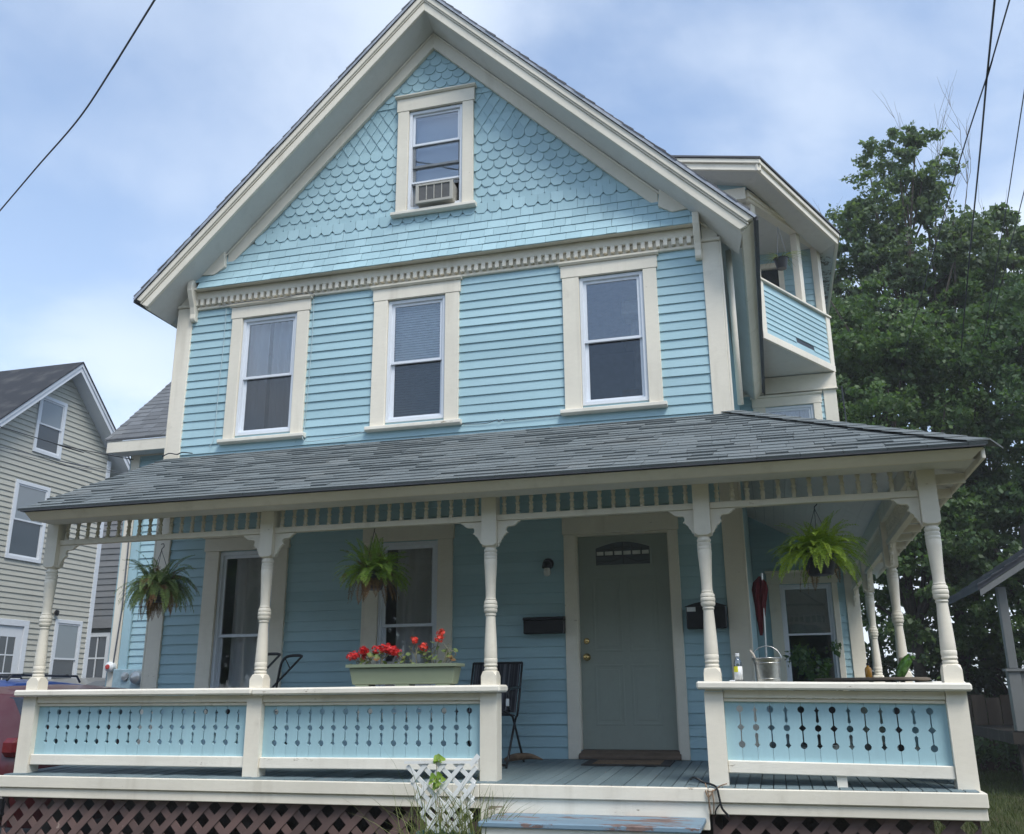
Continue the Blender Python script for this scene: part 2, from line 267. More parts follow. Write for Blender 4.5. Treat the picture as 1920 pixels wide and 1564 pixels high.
# ------------------------------------------------------------------ mesh helpers
ORG = {}                                                # object -> its origin in the space of its thing
class MB:
    def __init__(s): s.v = []; s.f = []
    def add(s, vs, fs):
        k = len(s.v); s.v += [tuple(p) for p in vs]; s.f += [tuple(i+k for i in f) for f in fs]; return s
    def hexa(s, p):                                     # p: 4 bottom (ccw from above), 4 top
        return s.add(p, [(3, 2, 1, 0), (4, 5, 6, 7), (0, 1, 5, 4), (1, 2, 6, 5), (2, 3, 7, 6), (3, 0, 4, 7)])
    def box(s, x0, x1, y0, y1, z0, z1):
        return s.hexa([(x0, y0, z0), (x1, y0, z0), (x1, y1, z0), (x0, y1, z0), (x0, y0, z1), (x1, y0, z1), (x1, y1, z1), (x0, y1, z1)])
    def prism(s, poly, f0, f1):                         # poly of (a, b); f0/f1 map (a, b) to a point on the near / far face
        n = len(poly); s.add([f0(*p) for p in poly]+[f1(*p) for p in poly], [tuple(range(n)), tuple(range(2*n-1, n-1, -1))]+[(i+n, (i+1) % n+n, (i+1) % n, i) for i in range(n)]); return s
    def xz(s, poly, y0, y1): return s.prism(poly, lambda a, b: (a, y0, b), lambda a, b: (a, y1, b))
    def yz(s, poly, x0, x1): return s.prism(poly, lambda a, b: (x1, a, b), lambda a, b: (x0, a, b))
    def xy(s, poly, z0, z1): return s.prism(poly, lambda a, b: (a, b, z1), lambda a, b: (a, b, z0))
    def ring(s, X0, X1, Z0, Z1, x0, x1, z0, z1, ya, yb):   # rectangular frame in the xz plane
        o = [(X0, Z0), (X1, Z0), (X1, Z1), (X0, Z1)]; i = [(x0, z0), (x1, z0), (x1, z1), (x0, z1)]
        vs = [(a, ya, b) for a, b in o]+[(a, ya, b) for a, b in i]+[(a, yb, b) for a, b in o]+[(a, yb, b) for a, b in i]; fs = []
        for k in range(4):
            n = (k+1) % 4
            fs += [(k, n, 4+n, 4+k), (8+n, 8+k, 12+k, 12+n), (n, k, 8+k, 8+n), (4+k, 4+n, 12+n, 12+k)]
        return s.add(vs, fs)
    def tube(s, pts, rad, n=8, cap=True):
        pts = [Vector(p) for p in pts]; rad = rad if isinstance(rad, (list, tuple)) else [rad]*len(pts)
        vs = []; ref = None
        for i, p in enumerate(pts):
            d = (pts[min(i+1, len(pts)-1)]-pts[max(i-1, 0)])
            d = d.normalized() if d.length > 1e-9 else Vector((0, 0, 1))
            if ref is None: ref = Vector((1, 0, 0)) if abs(d.x) < 0.8 else Vector((0, 1, 0))
            a = (ref-d*ref.dot(d)).normalized(); b = d.cross(a); ref = a
            for k in range(n):
                t = 2*math.pi*k/n; vs.append(p+(a*math.cos(t)+b*math.sin(t))*rad[i])
        fs = [(i*n+k, i*n+(k+1) % n, (i+1)*n+(k+1) % n, (i+1)*n+k) for i in range(len(pts)-1) for k in range(n)]
        if cap: fs += [tuple(range(n-1, -1, -1)), tuple((len(pts)-1)*n+k for k in range(n))]
        return s.add(vs, fs)
    def lathe(s, prof, c, n=20, axis='z'):               # prof: (radius, height)
        vs = []
        for r, h in prof:
            for k in range(n):
                t = 2*math.pi*k/n; a, b = r*math.cos(t), r*math.sin(t)
                vs.append((c[0]+a, c[1]+b, c[2]+h) if axis == 'z' else (c[0]+a, c[1]-h, c[2]+b))
        m = len(prof)
        fs = [(i*n+k, i*n+(k+1) % n, (i+1)*n+(k+1) % n, (i+1)*n+k) for i in range(m-1) for k in range(n)]
        fs += [tuple(range(n-1, -1, -1)), tuple((m-1)*n+k for k in range(n))]
        return s.add(vs, fs)
    def build(s, name, mat, parent=None, smooth=False, bev=0, **tags):
        v = np.array(s.v, float); o = np.array([(v[:, 0].min()+v[:, 0].max())/2, (v[:, 1].min()+v[:, 1].max())/2, v[:, 2].min()])
        me = bpy.data.meshes.new(name); me.from_pydata((v-o).tolist(), [], s.f)
        return place(name, me, mat, parent, o, smooth, bev, **tags)
def place(name, me, mat, parent, o, smooth=False, bev=0, rot=None, **tags):
    ob = bpy.data.objects.new(name, me); COL.objects.link(ob)
    if mat is not None and not me.materials: me.materials.append(M[mat] if isinstance(mat, str) else mat)
    if smooth:
        me.polygons.foreach_set('use_smooth', [True]*len(me.polygons))
        if smooth == 'auto':
            try: me.set_sharp_from_angle(angle=R(38))
            except Exception: pass
    o = np.array(o, float); base = ORG[parent] if parent is not None else np.zeros(3)
    ob.location = tuple(o-base)
    if rot: ob.rotation_euler = rot
    if parent is not None: ob.parent = parent
    ORG[ob] = o
    if bev:
        b = ob.modifiers.new('bevel', 'BEVEL'); b.width = bev; b.segments = 1; b.limit_method = 'ANGLE'
    for k, vv in tags.items(): ob['category' if k == 'cat' else k] = vv
    return ob
def thing(name, label, cat, loc=(0, 0, 0), rotz=0, group=None, local=False):
    o = bpy.data.objects.new(name, None); COL.objects.link(o); o.empty_display_size = 0.2
    o.location = loc; o.rotation_euler = (0, 0, rotz); o['label'] = label; o['category'] = cat
    if group: o['group'] = group
    ORG[o] = np.zeros(3) if local else np.array(loc, float)
    return o
def numesh(name, verts, quads):
    me = bpy.data.meshes.new(name); nv, nq = len(verts), len(quads)
    me.vertices.add(nv); me.vertices.foreach_set('co', np.asarray(verts, np.float32).ravel())
    k = quads.shape[1]
    me.loops.add(nq*k); me.loops.foreach_set('vertex_index', np.asarray(quads, np.int32).ravel())
    me.polygons.add(nq); me.polygons.foreach_set('loop_start', np.arange(0, nq*k, k, dtype=np.int32))
    me.update(calc_edges=True); return me
def clip(poly, a, b, c):                                   # keep a*x + b*y <= c
    o = []
    for i in range(len(poly)):
        p, q = poly[i], poly[(i+1) % len(poly)]; dp, dq = a*p[0]+b*p[1]-c, a*q[0]+b*q[1]-c
        if dp <= 0: o.append(p)
        if dp*dq < 0: t = dp/(dp-dq); o.append((p[0]+(q[0]-p[0])*t, p[1]+(q[1]-p[1])*t))
    return o
def cliprect(poly, x0, x1, z0, z1):
    for a, b, c in ((-1, 0, -x0), (1, 0, x1), (0, -1, -z0), (0, 1, z1)):
        poly = clip(poly, a, b, c)
        if len(poly) < 3: return []
    return poly
def arc(cx, cz, r, a0, a1, n): return [(cx+r*math.cos(R(a0+(a1-a0)*i/n)), cz+r*math.sin(R(a0+(a1-a0)*i/n))) for i in range(n+1)]
def spline(pts, n=8):
    out = []; P = [Vector(p) for p in pts]; P = [P[0]*2-P[1]]+P+[P[-1]*2-P[-2]]
    for i in range(1, len(P)-2):
        for k in range(n):
            t = k/n; a, b, c, d = P[i-1:i+3]
            out.append(0.5*((2*b)+(c-a)*t+(2*a-5*b+4*c-d)*t*t+(3*b-a-3*c+d)*t**3))
    return out+[P[-2]]
rnd = random.uniform

# ------------------------------------------------------------------ the ground
g = MB().add([(-400, -400, GZ), (400, -400, GZ), (400, 600, GZ), (-400, 600, GZ)], [(0, 1, 2, 3)]).build('ground', 'ground', kind='structure', label='grassy ground around the houses')
g = MB().box(-11.4, -5.15, -14, 22, GZ-0.1, GZ+0.02).build('driveway', 'asphalt', kind='structure', label='asphalt driveway beside the blue house')

# ------------------------------------------------------------------ the blue house
H = thing('house', 'light blue wooden house with cream trim and a wraparound front porch', 'house', (-1.6, 5, GZ))
YW = 1.80
XL, XR = -4.88, 1.616
AX, AZ = -1.622, 8.83                                      # apex of the roof's front edge
EZ = 5.20

def wall_cells(x0, x1, z0, z1, holes, y0, y1):
    xs = sorted({x0, x1, *[h[0] for h in holes], *[h[1] for h in holes]}); zs = sorted({z0, z1, *[h[2] for h in holes], *[h[3] for h in holes]})
    xs = [x for x in xs if x0 <= x <= x1]; zs = [z for z in zs if z0 <= z <= z1]
    ix = {}; m = MB(); n = len(xs); k = len(zs)
    for y in (y0, y1):
        for z in zs:
            for x in xs: m.v.append((x, y, z))
    def id(i, j, s): return s*n*k+j*n+i
    solid = lambda i, j: 0 <= i < n-1 and 0 <= j < k-1 and not any(h[0]-1e-6 <= xs[i] and xs[i+1] <= h[1]+1e-6 and h[2]-1e-6 <= zs[j] and zs[j+1] <= h[3]+1e-6 for h in holes)
    for i in range(n-1):
        for j in range(k-1):
            if not solid(i, j): continue
            m.f.append((id(i, j, 0), id(i+1, j, 0), id(i+1, j+1, 0), id(i, j+1, 0))); m.f.append((id(i, j, 1), id(i, j+1, 1), id(i+1, j+1, 1), id(i+1, j, 1)))
            if not solid(i-1, j): m.f.append((id(i, j, 0), id(i, j+1, 0), id(i, j+1, 1), id(i, j, 1)))
            if not solid(i+1, j): m.f.append((id(i+1, j, 0), id(i+1, j, 1), id(i+1, j+1, 1), id(i+1, j+1, 0)))
            if not solid(i, j-1): m.f.append((id(i, j, 0), id(i, j, 1), id(i+1, j, 1), id(i+1, j, 0)))
            if not solid(i, j+1): m.f.append((id(i, j+1, 0), id(i+1, j+1, 0), id(i+1, j+1, 1), id(i, j+1, 1)))
    return m
def clapboards(parent, x0, x1, z0, z1, holes, y, mat, e=0.0995, th=0.018, name='clapboard', topf=None, split=1.7):
    n = int(round((z1-z0)/e)); e = (z1-z0)/n; ct = 0
    for i in range(n):
        a = z0+i*e; segs = [(x0, x1)]
        if topf:
            l, r = topf(a+e*0.5)
            if r-l < 0.08: continue
            segs = [(l, r)]
        for h in holes:
            if h[2] < a+e*0.5 and a+e*0.5 < h[3]:
                ns = []
                for s in segs:
                    if h[1] <= s[0] or h[0] >= s[1]: ns.append(s); continue
                    if h[0]-s[0] > 0.01: ns.append((s[0], h[0]))
                    if s[1]-h[1] > 0.01: ns.append((h[1], s[1]))
                segs = ns
        for s in segs:
            cuts = [s[0], s[1]]
            if s[1]-s[0] > split: cuts.insert(1, rnd(s[0]+0.4, s[1]-0.4))
            for q in range(len(cuts)-1):
                p, r = cuts[q]+(0.0028 if q else 0), cuts[q+1]; t0 = th+rnd(-0.002, 0.003); dz = rnd(-0.002, 0.002); dz2 = dz+rnd(-0.0015, 0.0015); tp = min(a+e*1.13, z1)
                ns_ = max(1, int((r-p)/0.45)); V_ = []; F_ = []
                for s_ in range(ns_+1):
                    xx = p+(r-p)*s_/ns_; zz_ = a+dz+(dz2-dz)*s_/ns_+rnd(-0.0018, 0.0018); yy_ = y-t0+rnd(-0.0015, 0.0015)
                    V_ += [(xx, yy_, zz_), (xx, y+0.001, zz_), (xx, y-0.003, tp), (xx, y+0.001, tp)]
                    if s_: k_ = 4*(s_-1); F_ += [(k_, k_+4, k_+6, k_+2), (k_+1, k_+5, k_+4, k_), (k_+2, k_+6, k_+7, k_+3)]
                k_ = 4*ns_; F_ += [(0, 2, 3, 1), (k_, k_+1, k_+3, k_+2)]
                MB().add(V_, F_).build(name, mat, parent); ct += 1
    return ct

# window description: casing x0 x1, sill bottom, head top, sash x0 x1 z0 z1, meeting rail
WU = [(-4.155, -3.098, 3.385, 5.110, -3.99, -3.277, 3.485, 4.93, 4.19), (-2.312, -1.240, 3.385, 5.110, -2.115, -1.430, 3.485, 4.93, 4.185), (-0.095, 0.970, 3.385, 5.110, 0.115, 0.800, 3.485, 4.93, 4.20)]
WLo = [(-4.245, -3.185, 0.36, 2.31, -4.045, -3.375, 0.46, 2.13, 1.225), (-2.325, -1.285, 0.36, 2.325, -2.125, -1.475, 0.46, 2.14, 1.285)]
WA = (-2.080, -1.078, 5.985, 7.612, -1.915, -1.240, 6.07, 7.40, 6.45)
DOOR = (-0.13, 1.014, 0.0, 2.318)
def window(parent, wd, y, upper_glass='glass', lower_glass='glass', casing=True, ringonly=False, mat='cream'):
    X0, X1, Z0, Z1, x0, x1, z0, z1, zm = wd
    win = MB().ring(x0-0.004, x1+0.004, z0-0.004, z1+0.004, x0+0.034, x1-0.034, z0+0.036, z1-0.034, y-0.012, y+0.075).build('window', 'vinyl', parent, bev=0.003)
    if casing:
        hz = z1+0.012
        MB().box(X0+0.02, x0-0.006, y-0.042, y, Z0+0.06, hz).build('casing', mat, win, bev=0.004)
        MB().box(x1+0.006, X1-0.02, y-0.042, y, Z0+0.06, hz).build('casing', mat, win, bev=0.004)
        MB().box(X0+0.005, X1-0.005, y-0.046, y, hz+0.002, Z1-0.022).build('head_casing', mat, win, bev=0.004)
        MB().yz([(y, Z1-0.020), (y-0.060, Z1-0.020), (y-0.078, Z1-0.002), (y-0.078, Z1+0.012), (y, Z1+0.022)], X0-0.012, X1+0.012).build('head_cap', mat, win)
        MB().yz([(y+0.02, Z0), (y-0.060, Z0), (y-0.085, Z0+0.012), (y-0.085, Z0+0.050), (y+0.02, Z0+0.066)], X0-0.025, X1+0.02).build('sill', 'cream_old', win, bev=0.004)
        # stop strips between the casing and the vinyl frame
    if not ringonly:
        f = 0.038
        MB().ring(x0+0.03, x1-0.03, zm-0.018, z1-0.03, x0+0.03+f, x1-0.03-f, zm-0.018+0.030, z1-0.03-f, y+0.010, y+0.036).build('upper_sash', 'vinyl', win, bev=0.002)
        MB().ring(x0+0.03, x1-0.03, z0+0.03, zm+0.018, x0+0.03+f, x1-0.03-f, z0+0.03+f, zm-0.012, y+0.040, y+0.066).build('lower_sash', 'vinyl', win, bev=0.002)
        MB().box(x0+0.064, x1-0.064, y+0.020, y+0.024, zm+0.008, z1-0.064).build('pane', upper_glass, win)
        MB().box(x0+0.064, x1-0.064, y+0.050, y+0.054, z0+0.064, zm-0.008).build('pane', lower_glass, win)
    return win
def hole(wd): return (wd[4], wd[5], wd[6], wd[7])
def outer(wd): return (wd[0]+0.022, wd[1]-0.022, wd[2]+0.04, wd[3])

FW = wall_cells(XL+0.01, XR-0.01, -0.30, 5.40, [hole(q) for q in WU+WLo]+[(0.0, 0.91, 0.0, 2.115)], YW, YW+0.12).build('front_wall', 'blue', H)
clapboards(FW, XL+0.17, XR-0.165, 3.20, 5.13, [outer(q) for q in WU], YW, 'blue')
clapboards(FW, XL+0.17, XR-0.165, 0.0, 3.12, [outer(q) for q in WLo]+[(DOOR[0]+0.01, DOOR[1]-0.01, -1, DOOR[3])], YW, 'blue', e=0.104)
for q, gl in zip(WU, ('glass', 'glass', 'glass')): window(H, q, YW, gl, 'glass_dark')
for q in WLo: window(H, q, YW, 'glass_porch', 'glass_porch')
# shell of the house
MB().add([(XL+0.02, YW+0.1, -0.3), (XL+0.02, 12, -0.3), (XL+0.02, 12, 5.4), (XL+0.02, YW+0.1, 5.4)], [(0, 1, 2, 3)]).build('left_wall', 'blue', H)
SWR = MB().box(XR-0.12, XR-0.01, YW+0.12, 12, -0.3, 5.5).build('right_wall', 'blue', H)
MB().box(XL, 3.0, 12, 12.1, -0.9, 7.5).build('rear_wall', 'blue', H)
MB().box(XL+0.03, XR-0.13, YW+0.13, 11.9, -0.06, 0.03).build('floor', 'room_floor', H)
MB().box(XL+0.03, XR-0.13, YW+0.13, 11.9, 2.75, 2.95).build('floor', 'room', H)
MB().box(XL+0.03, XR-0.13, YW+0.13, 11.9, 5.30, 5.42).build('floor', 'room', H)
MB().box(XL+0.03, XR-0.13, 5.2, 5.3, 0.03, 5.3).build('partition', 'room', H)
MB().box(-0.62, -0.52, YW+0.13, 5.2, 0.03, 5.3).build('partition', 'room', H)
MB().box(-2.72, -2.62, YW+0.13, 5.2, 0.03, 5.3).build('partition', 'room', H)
# clapboards on the right side wall above the porch roof are seen as a sliver
for i in range(16):
    z = 3.5+i*0.1
    MB().hexa([(XR-0.012, YW+0.2, z), (XR+0.008, YW+0.2, z), (XR+0.008, 7.3, z), (XR-0.012, 7.3, z), (XR-0.012, YW+0.2, z+0.112), (XR-0.006, YW+0.2, z+0.112), (XR-0.006, 7.3, z+0.112), (XR-0.012, 7.3, z+0.112)]).build('clapboard', 'blue', SWR)
# corner boards
for a, b, nm in ((XL-0.004, XL+0.182, 0), (XR-0.178, XR+0.004, 1)):
    MB().box(a, b, YW-0.034, YW+0.02, -0.06, 5.165).build('corner_board', 'cream', H, bev=0.005)
    sx0, sx1 = ((a-0.022, a) if nm == 0 else (b, b+0.022))
    MB().box(sx0, sx1, YW-0.034, YW+0.15, -0.06, 5.165).build('corner_board', 'cream', H, bev=0.004)
    MB().box(a-0.02, b+0.02, YW-0.055, YW+0.03, 5.167, 5.205).build('corner_board_cap', 'cream', H, bev=0.006)
    MB().box(a+0.01, b-0.01, YW-0.034, YW+0.02, 5.207, 5.62).build('corner_board', 'cream', H, bev=0.004)
MB().tube([(XR+0.09, YW+0.32, 3.45), (XR+0.09, YW+0.32, 5.2)], 0.032, 10).build('downspout', 'cream', H, smooth=True)

# ---- dentil cornice
CO = MB().box(XL+0.20, XR-0.20, YW-0.062, YW, 5.245, 5.345).build('cornice', 'cream', H, bev=0.006)
MB().box(XL+0.20, XR-0.20, YW-0.024, YW, 5.155, 5.243).build('dentil_backing', 'cream', CO)
MB().box(XL+0.20, XR-0.20, YW-0.040, YW, 5.122, 5.153).build('cornice_strip', 'cream', CO, bev=0.005)
MB().box(XL+0.20, XR-0.20, YW-0.140, YW, 5.350, 5.370).build('cornice_soffit', 'cream', CO)
dm = bpy.data.meshes.new('dentil'); b_ = MB().box(-0.0215, 0.0215, -0.052, 0.0, 0, 0.072); dm.from_pydata(b_.v, [], b_.f)
x = XL+0.245; k = 0
while x < XR-0.22:
    place('dentil', dm, 'cream', CO, (x+rnd(-0.002, 0.002), YW-0.0245, 5.168+rnd(-0.002, 0.002))); x += 0.0815
for bx0, bx1 in ((XL+0.175, XL+0.245), (XR-0.245, XR-0.175)):
    z0 = 4.97
    pf = [(YW, z0), (YW-0.07, z0), (YW-0.085, z0+0.03), (YW-0.08, z0+0.09), (YW-0.10, z0+0.17), (YW-0.15, z0+0.27), (YW-0.185, z0+0.36), (YW-0.19, z0+0.43), (YW-0.17, z0+0.50), (YW, z0+0.50)]
    MB().yz(pf, bx0, bx1).build('cornice_bracket', 'cream', H, bev=0.006)

# ---- gable: shingled wall
def gz(x): return AZ-abs(x-AX)                               # 45 degree slope
def gy(z):                                                  # the foot of the gable flares out
    t = max(0.0, min(1.0, (5.95-z)/0.6)); return YW-0.02-0.135*t*t
hl = hole(WA)
# trim the cells to the slope
g2 = MB(); half = 8.5-5.95
tri = [(AX-(AZ-0.3-5.40), 5.40), (AX+(AZ-0.3-5.40), 5.40), (AX, AZ-0.3)]
for px in ([(-9, hl[0]), (hl[1], 9)]): g2.xz(cliprect(tri, px[0], px[1], 5, 9), YW, YW+0.06)
g2.xz(cliprect(tri, hl[0], hl[1], 5, hl[2]), YW+0.0005, YW+0.06); g2.xz(cliprect(tri, hl[0], hl[1], hl[3], 9), YW+0.0005, YW+0.06)
GW = g2.build('gable_wall', 'blue', H)
window(H, WA, YW-0.015, ringonly=True)
SHC = {}
def shingle_piece(kind, w, zb, x, ex):
    hw = w/2-0.0016; top = ex*1.25
    if kind == 'square': poly = [(-hw, 0), (hw, 0), (hw, top), (-hw, top)]
    elif kind == 'octagon': poly = [(-hw*0.52, 0), (hw*0.52, 0), (hw, hw*0.62), (hw, top), (-hw, top), (-hw, hw*0.62)]
    elif kind == 'fish_scale': poly = arc(0, hw*0.9, hw, 205, 335, 8)+[(hw, hw*0.9), (hw, top), (-hw, top), (-hw, hw*0.9)]
    else: poly = [(0, 0), (hw, ex*0.99), (hw, top), (-hw, top), (-hw, ex*0.99)]
    key = (kind, round(w, 3), round(ex, 3))
    z0 = zb; y0 = gy(zb); y1 = gy(zb+top); th = 0.013 if kind != 'diamond' else 0.011
    flat = zb > 5.96
    def mk():
        m = MB(); yb = (gy(zb)-gy(zb+top)) if not flat else 0.0
        def f(a, b):
            t = b/top; return (a, yb*(1-t)-th*(1-t)-0.001, b)
        def bk(a, b):
            t = b/top; return (a, 0.004+yb*(1-t), b)
        m.prism(poly, f, bk); me = bpy.data.meshes.new(kind+'_shingle'); me.from_pydata(m.v, [], m.f); return me
    if flat:
        if key not in SHC: SHC[key] = mk()
        me = SHC[key]; yy = YW-0.002
    else: me = mk(); yy = gy(zb+top)
    place(kind+'_shingle', me, 'blue_shingle', GW, (x, yy+rnd(-0.0015, 0.0015), zb+rnd(-0.0025, 0.0025)), rot=(rnd(-0.006, 0.006), rnd(-0.014, 0.014), 0))
def inside(x, z, hw):
    if abs(x-AX)+hw*0.2 > (AZ-z)-0.54: return False
    if WA[0]+0.03 < x-hw*0.4 and x+hw*0.4 < WA[1]-0.03 and WA[2]+0.03 < z+0.06 < WA[3]-0.02: return False
    return True
W0 = 0.1495
def row(kind, zb, ex, off):
    if kind == 'square':
        x = XL+0.20+rnd(0, 0.1)
        while x < XR-0.20:
            wv = random.choice([0.075, 0.11, 0.13, 0.15, 0.17, 0.20, 0.23]); wv = min(wv, XR-0.205-x)
            if wv < 0.03: break
            if wv > 0.03 and (abs(x+wv/2-AX) < (AZ-zb)-0.35) and not (WA[0]+0.03 < x and x+wv < WA[1]-0.03 and zb+0.05 > WA[2]+0.03): shingle_piece(kind, wv, zb, x+wv/2, ex)
            x += wv
        return
    n = 30
    for i in range(-n, n+1):
        x = AX+0.02+(i+off)*W0
        if inside(x, zb+ex*0.4, W0/2): shingle_piece(kind, W0, zb, x, ex)
z = 5.347; i = 0
for ex in (0.105, 0.11, 0.11, 0.11, 0.112): row('square', z, ex, 0); z += ex
for q in range(4): row('octagon', z, 0.114, 0.5*(q % 2)); z += 0.114
for q in range(5): row('fish_scale', z, 0.1165, 0.5*(q % 2)); z += 0.1165
for q in range(5): row('diamond', z, 0.118, 0.5*((q+1) % 2)); z += 0.118
row('square', z-0.005, 0.09, 0); z += 0.075
for q in range(6): row('fish_scale', z, 0.108, 0.5*(q % 2)); z += 0.108

# ---- main roof
S2 = math.sqrt(0.5)
def slope_strip(side, d0, d1, y0, y1, x_out=None, s0=0.0, s1=None):
    """board under the roof edge: between perpendicular offsets d0 (up) and d1 (down) from the top line, along the slope"""
    L = (AZ-EZ)/S2
    def pt(s, d):                                            # s from the apex down the slope, d perpendicular below the slope
        return (AX+side*(s*S2-d*S2), AZ-s*S2-d*S2)
    return pt, L
def rake(side, d0, d1, y0, y1, name, mat, endcut=True, parent=H, bev=0.005, ext=0.0):
    pt, L = slope_strip(side, d0, d1, y0, y1)
    # at the apex both sides meet on x = AX: s = d there
    poly = [pt(d0, d0), pt(L+ext, d0), pt(L+ext-(0 if not endcut else (d1-d0)*0.35), d1), pt(d1, d1)]
    if side < 0: poly = poly[::-1]
    poly = poly if side > 0 else poly
    return MB().xz(poly[::-1] if side > 0 else poly[::-1], y0, y1).build(name, mat, parent, bev=bev)
for sd in (-1, 1):
    rf = rake(sd, 0.0, 0.026, 1.375, 12.2, 'roof', 'shingle_dark', endcut=False, ext=0.02, bev=0)
    rake(sd, 0.030, 0.095, 1.385, 1.44, 'rake_crown', 'cream')
    rake(sd, 0.097, 0.112, 1.400, 1.44, 'rake_bead', 'cream', bev=0.002)
    rake(sd, 0.114, 0.200, 1.412, 1.45, 'rake_fascia', 'cream')
    rake(sd, 0.028, 0.045, 1.452, 12.1, 'roof_deck', 'soffit', bev=0)
    pt, L = slope_strip(sd, 0, 0, 0, 0)
    q_ = [(pt(0.19, 0.19), 1.452), (pt(L-0.005, 0.19), 1.452), (pt(L-0.005, 0.265), YW+0.05), (pt(0.265, 0.265), YW+0.05)]
    MB().add([(p_[0], y_, p_[1]) for p_, y_ in q_]+[(p_[0], y_, p_[1]+0.02) for p_, y_ in q_], [(0, 1, 2, 3), (7, 6, 5, 4), (0, 4, 5, 1), (2, 6, 7, 3)]).build('rake_soffit', 'soffit', H)
    # frieze board along the slope, ending above the flared foot
    pt, L = slope_strip(sd, 0, 0, 0, 0)
    fz = [pt(0.25, 0.25), pt(3.98, 0.25), pt(4.13, 0.40), pt(0.40, 0.40)]
    MB().xz(fz, YW-0.055, YW-0.001).build('rake_frieze', 'cream', H, bev=0.005)
    cr = [pt(0.25, 0.25), pt(4.7, 0.25), pt(4.7, 0.275), pt(0.275, 0.275)]
    MB().xz(cr, YW-0.072, YW-0.057).build('rake_moulding', 'cream', H, bev=0.008)
    bt = [pt(3.985, 0.215), pt(4.42, 0.215), pt(4.30, 0.36), pt(4.13, 0.40)]
    MB().xz(bt, YW-0.105, YW-0.02).build('frieze_block', 'cream', H, bev=0.005)
    # eave along the side of the house
    ex, ez = AX+sd*(AZ-EZ), EZ
    pt, L = slope_strip(sd, 0, 0, 0, 0)
    MB().xz([pt(L, 0.030), pt(L, 0.200), pt(L-0.03, 0.200), pt(L-0.03, 0.030)], 1.455, 12.1).build('eave_fascia', 'cream', H, bev=0.004)
    MB().box(min(ex+sd*0.026, ex+sd*0.002), max(ex+sd*0.026, ex+sd*0.002), 1.40, 12.1, ez-0.050, ez-0.012).build('drip_edge', 'gutter', H)
    MB().xz([pt(L-0.9, 0.186), pt(L-0.032, 0.186), pt(L-0.032, 0.199), pt(L-0.9, 0.199)], YW+0.052, 12.1).build('eave_soffit', 'soffit', H)
# ragged shingle courses seen edge-on along the rakes
for sd in (-1, 1):
    pt, L = slope_strip(sd, 0, 0, 0, 0); s = 0.1
    while s < L-0.1:
        ln = rnd(0.13, 0.16)
        p = [pt(s, -0.012), pt(s+ln, -0.020+rnd(-0.004, 0.004)), pt(s+ln, -0.001), pt(s, -0.001)]
        MB().xz(p, 1.365+rnd(-0.008, 0.004), 1.62).build('roof_shingle', 'shingle_dark', H); s += ln
    MB().xz([pt(0.0, 0.0), pt(L+0.018, 0.0), pt(L+0.018, 0.027), pt(0.027, 0.027)], 1.366, 1.374).build('rake_drip_edge', 'drip_light', H)
# ------------------------------------------------------------------ front door
dr = MB().box(0.004, 0.906, YW+0.045, YW+0.085, 0.085, 2.108).build('door', 'door', H, label='grey green front door with an arched fan light')
def panel(x0, x1, z0, z1):
    y = YW+0.045
    MB().ring(x0, x1, z0, z1, x0+0.022, x1-0.022, z0+0.022, z1-0.022, y-0.0035, y+0.002).build('panel_moulding', 'door', dr, bev=0.004)
    MB().box(x0+0.045, x1-0.045, y-0.0025, y+0.002, z0+0.045, z1-0.045).build('panel', 'door', dr, bev=0.004)
for x0, x1 in ((0.135, 0.42), (0.49, 0.775)):
    panel(x0, x1, 0.30, 0.86); panel(x0, x1, 0.98, 1.70)
fan = [(0.185, 1.815), (0.725, 1.815), (0.725, 1.985)]+[(0.725-0.54*t/10, 1.985+0.058*math.sin(math.pi*t/10)) for t in range(1, 10)]+[(0.185, 1.985)]
MB().xz(fan, YW+0.036, YW+0.046).build('fan_light', 'fanglass', dr)
outl = [((x-0.455)*1.09+0.455, (z-1.92)*1.16+1.92) for x, z in fan]
nf = len(fan); m = MB()
m.add([(x, YW+0.030, z) for x, z in outl]+[(x, YW+0.030, z) for x, z in fan]+[(x, YW+0.046, z) for x, z in outl], [(i, (i+1) % nf, nf+(i+1) % nf, nf+i) for i in range(nf)]+[(i, 2*nf+i, 2*nf+(i+1) % nf, (i+1) % nf) for i in range(nf)]).build('fan_light_frame', 'door', dr)
for pts in ([(0.185, 1.905), (0.725, 1.905)], [(0.185, 1.85), (0.32, 1.84), (0.455, 1.895), (0.59, 1.84), (0.725, 1.85)], [(0.27, 1.905), (0.27, 1.98)], [(0.365, 1.905), (0.365, 2.01)], [(0.455, 1.82), (0.455, 2.03)], [(0.545, 1.905), (0.545, 2.01)], [(0.64, 1.905), (0.64, 1.98)], [(0.20, 1.955), (0.455, 1.99), (0.71, 1.955)]):
    MB().tube([(a, YW+0.034, b) for a, b in pts], 0.006, 6).build('lead_came', 'gutter', dr)
for x0_, x1_ in ((0.195, 0.262), (0.278, 0.357), (0.373, 0.447), (0.463, 0.537), (0.553, 0.632), (0.648, 0.715)): MB().box(x0_, x1_, YW+0.0345, YW+0.0365, 1.913, 1.950).build('bright_pane', 'bulb', dr)  # pale colour stands in for bright reflections in the leaded cells
MB().lathe([(0.034, 0), (0.036, 0.008), (0.014, 0.014), (0.014, 0.034), (0.027, 0.040), (0.031, 0.055), (0.024, 0.068), (0.004, 0.072)], (0.066, YW+0.045, 0.932), 16, 'y').build('door_knob', 'brass', dr, smooth=True)
MB().lathe([(0.029, 0), (0.029, 0.014), (0.018, 0.022), (0.004, 0.024)], (0.066, YW+0.045, 1.084), 16, 'y').build('deadbolt', 'brass', dr, smooth=True)
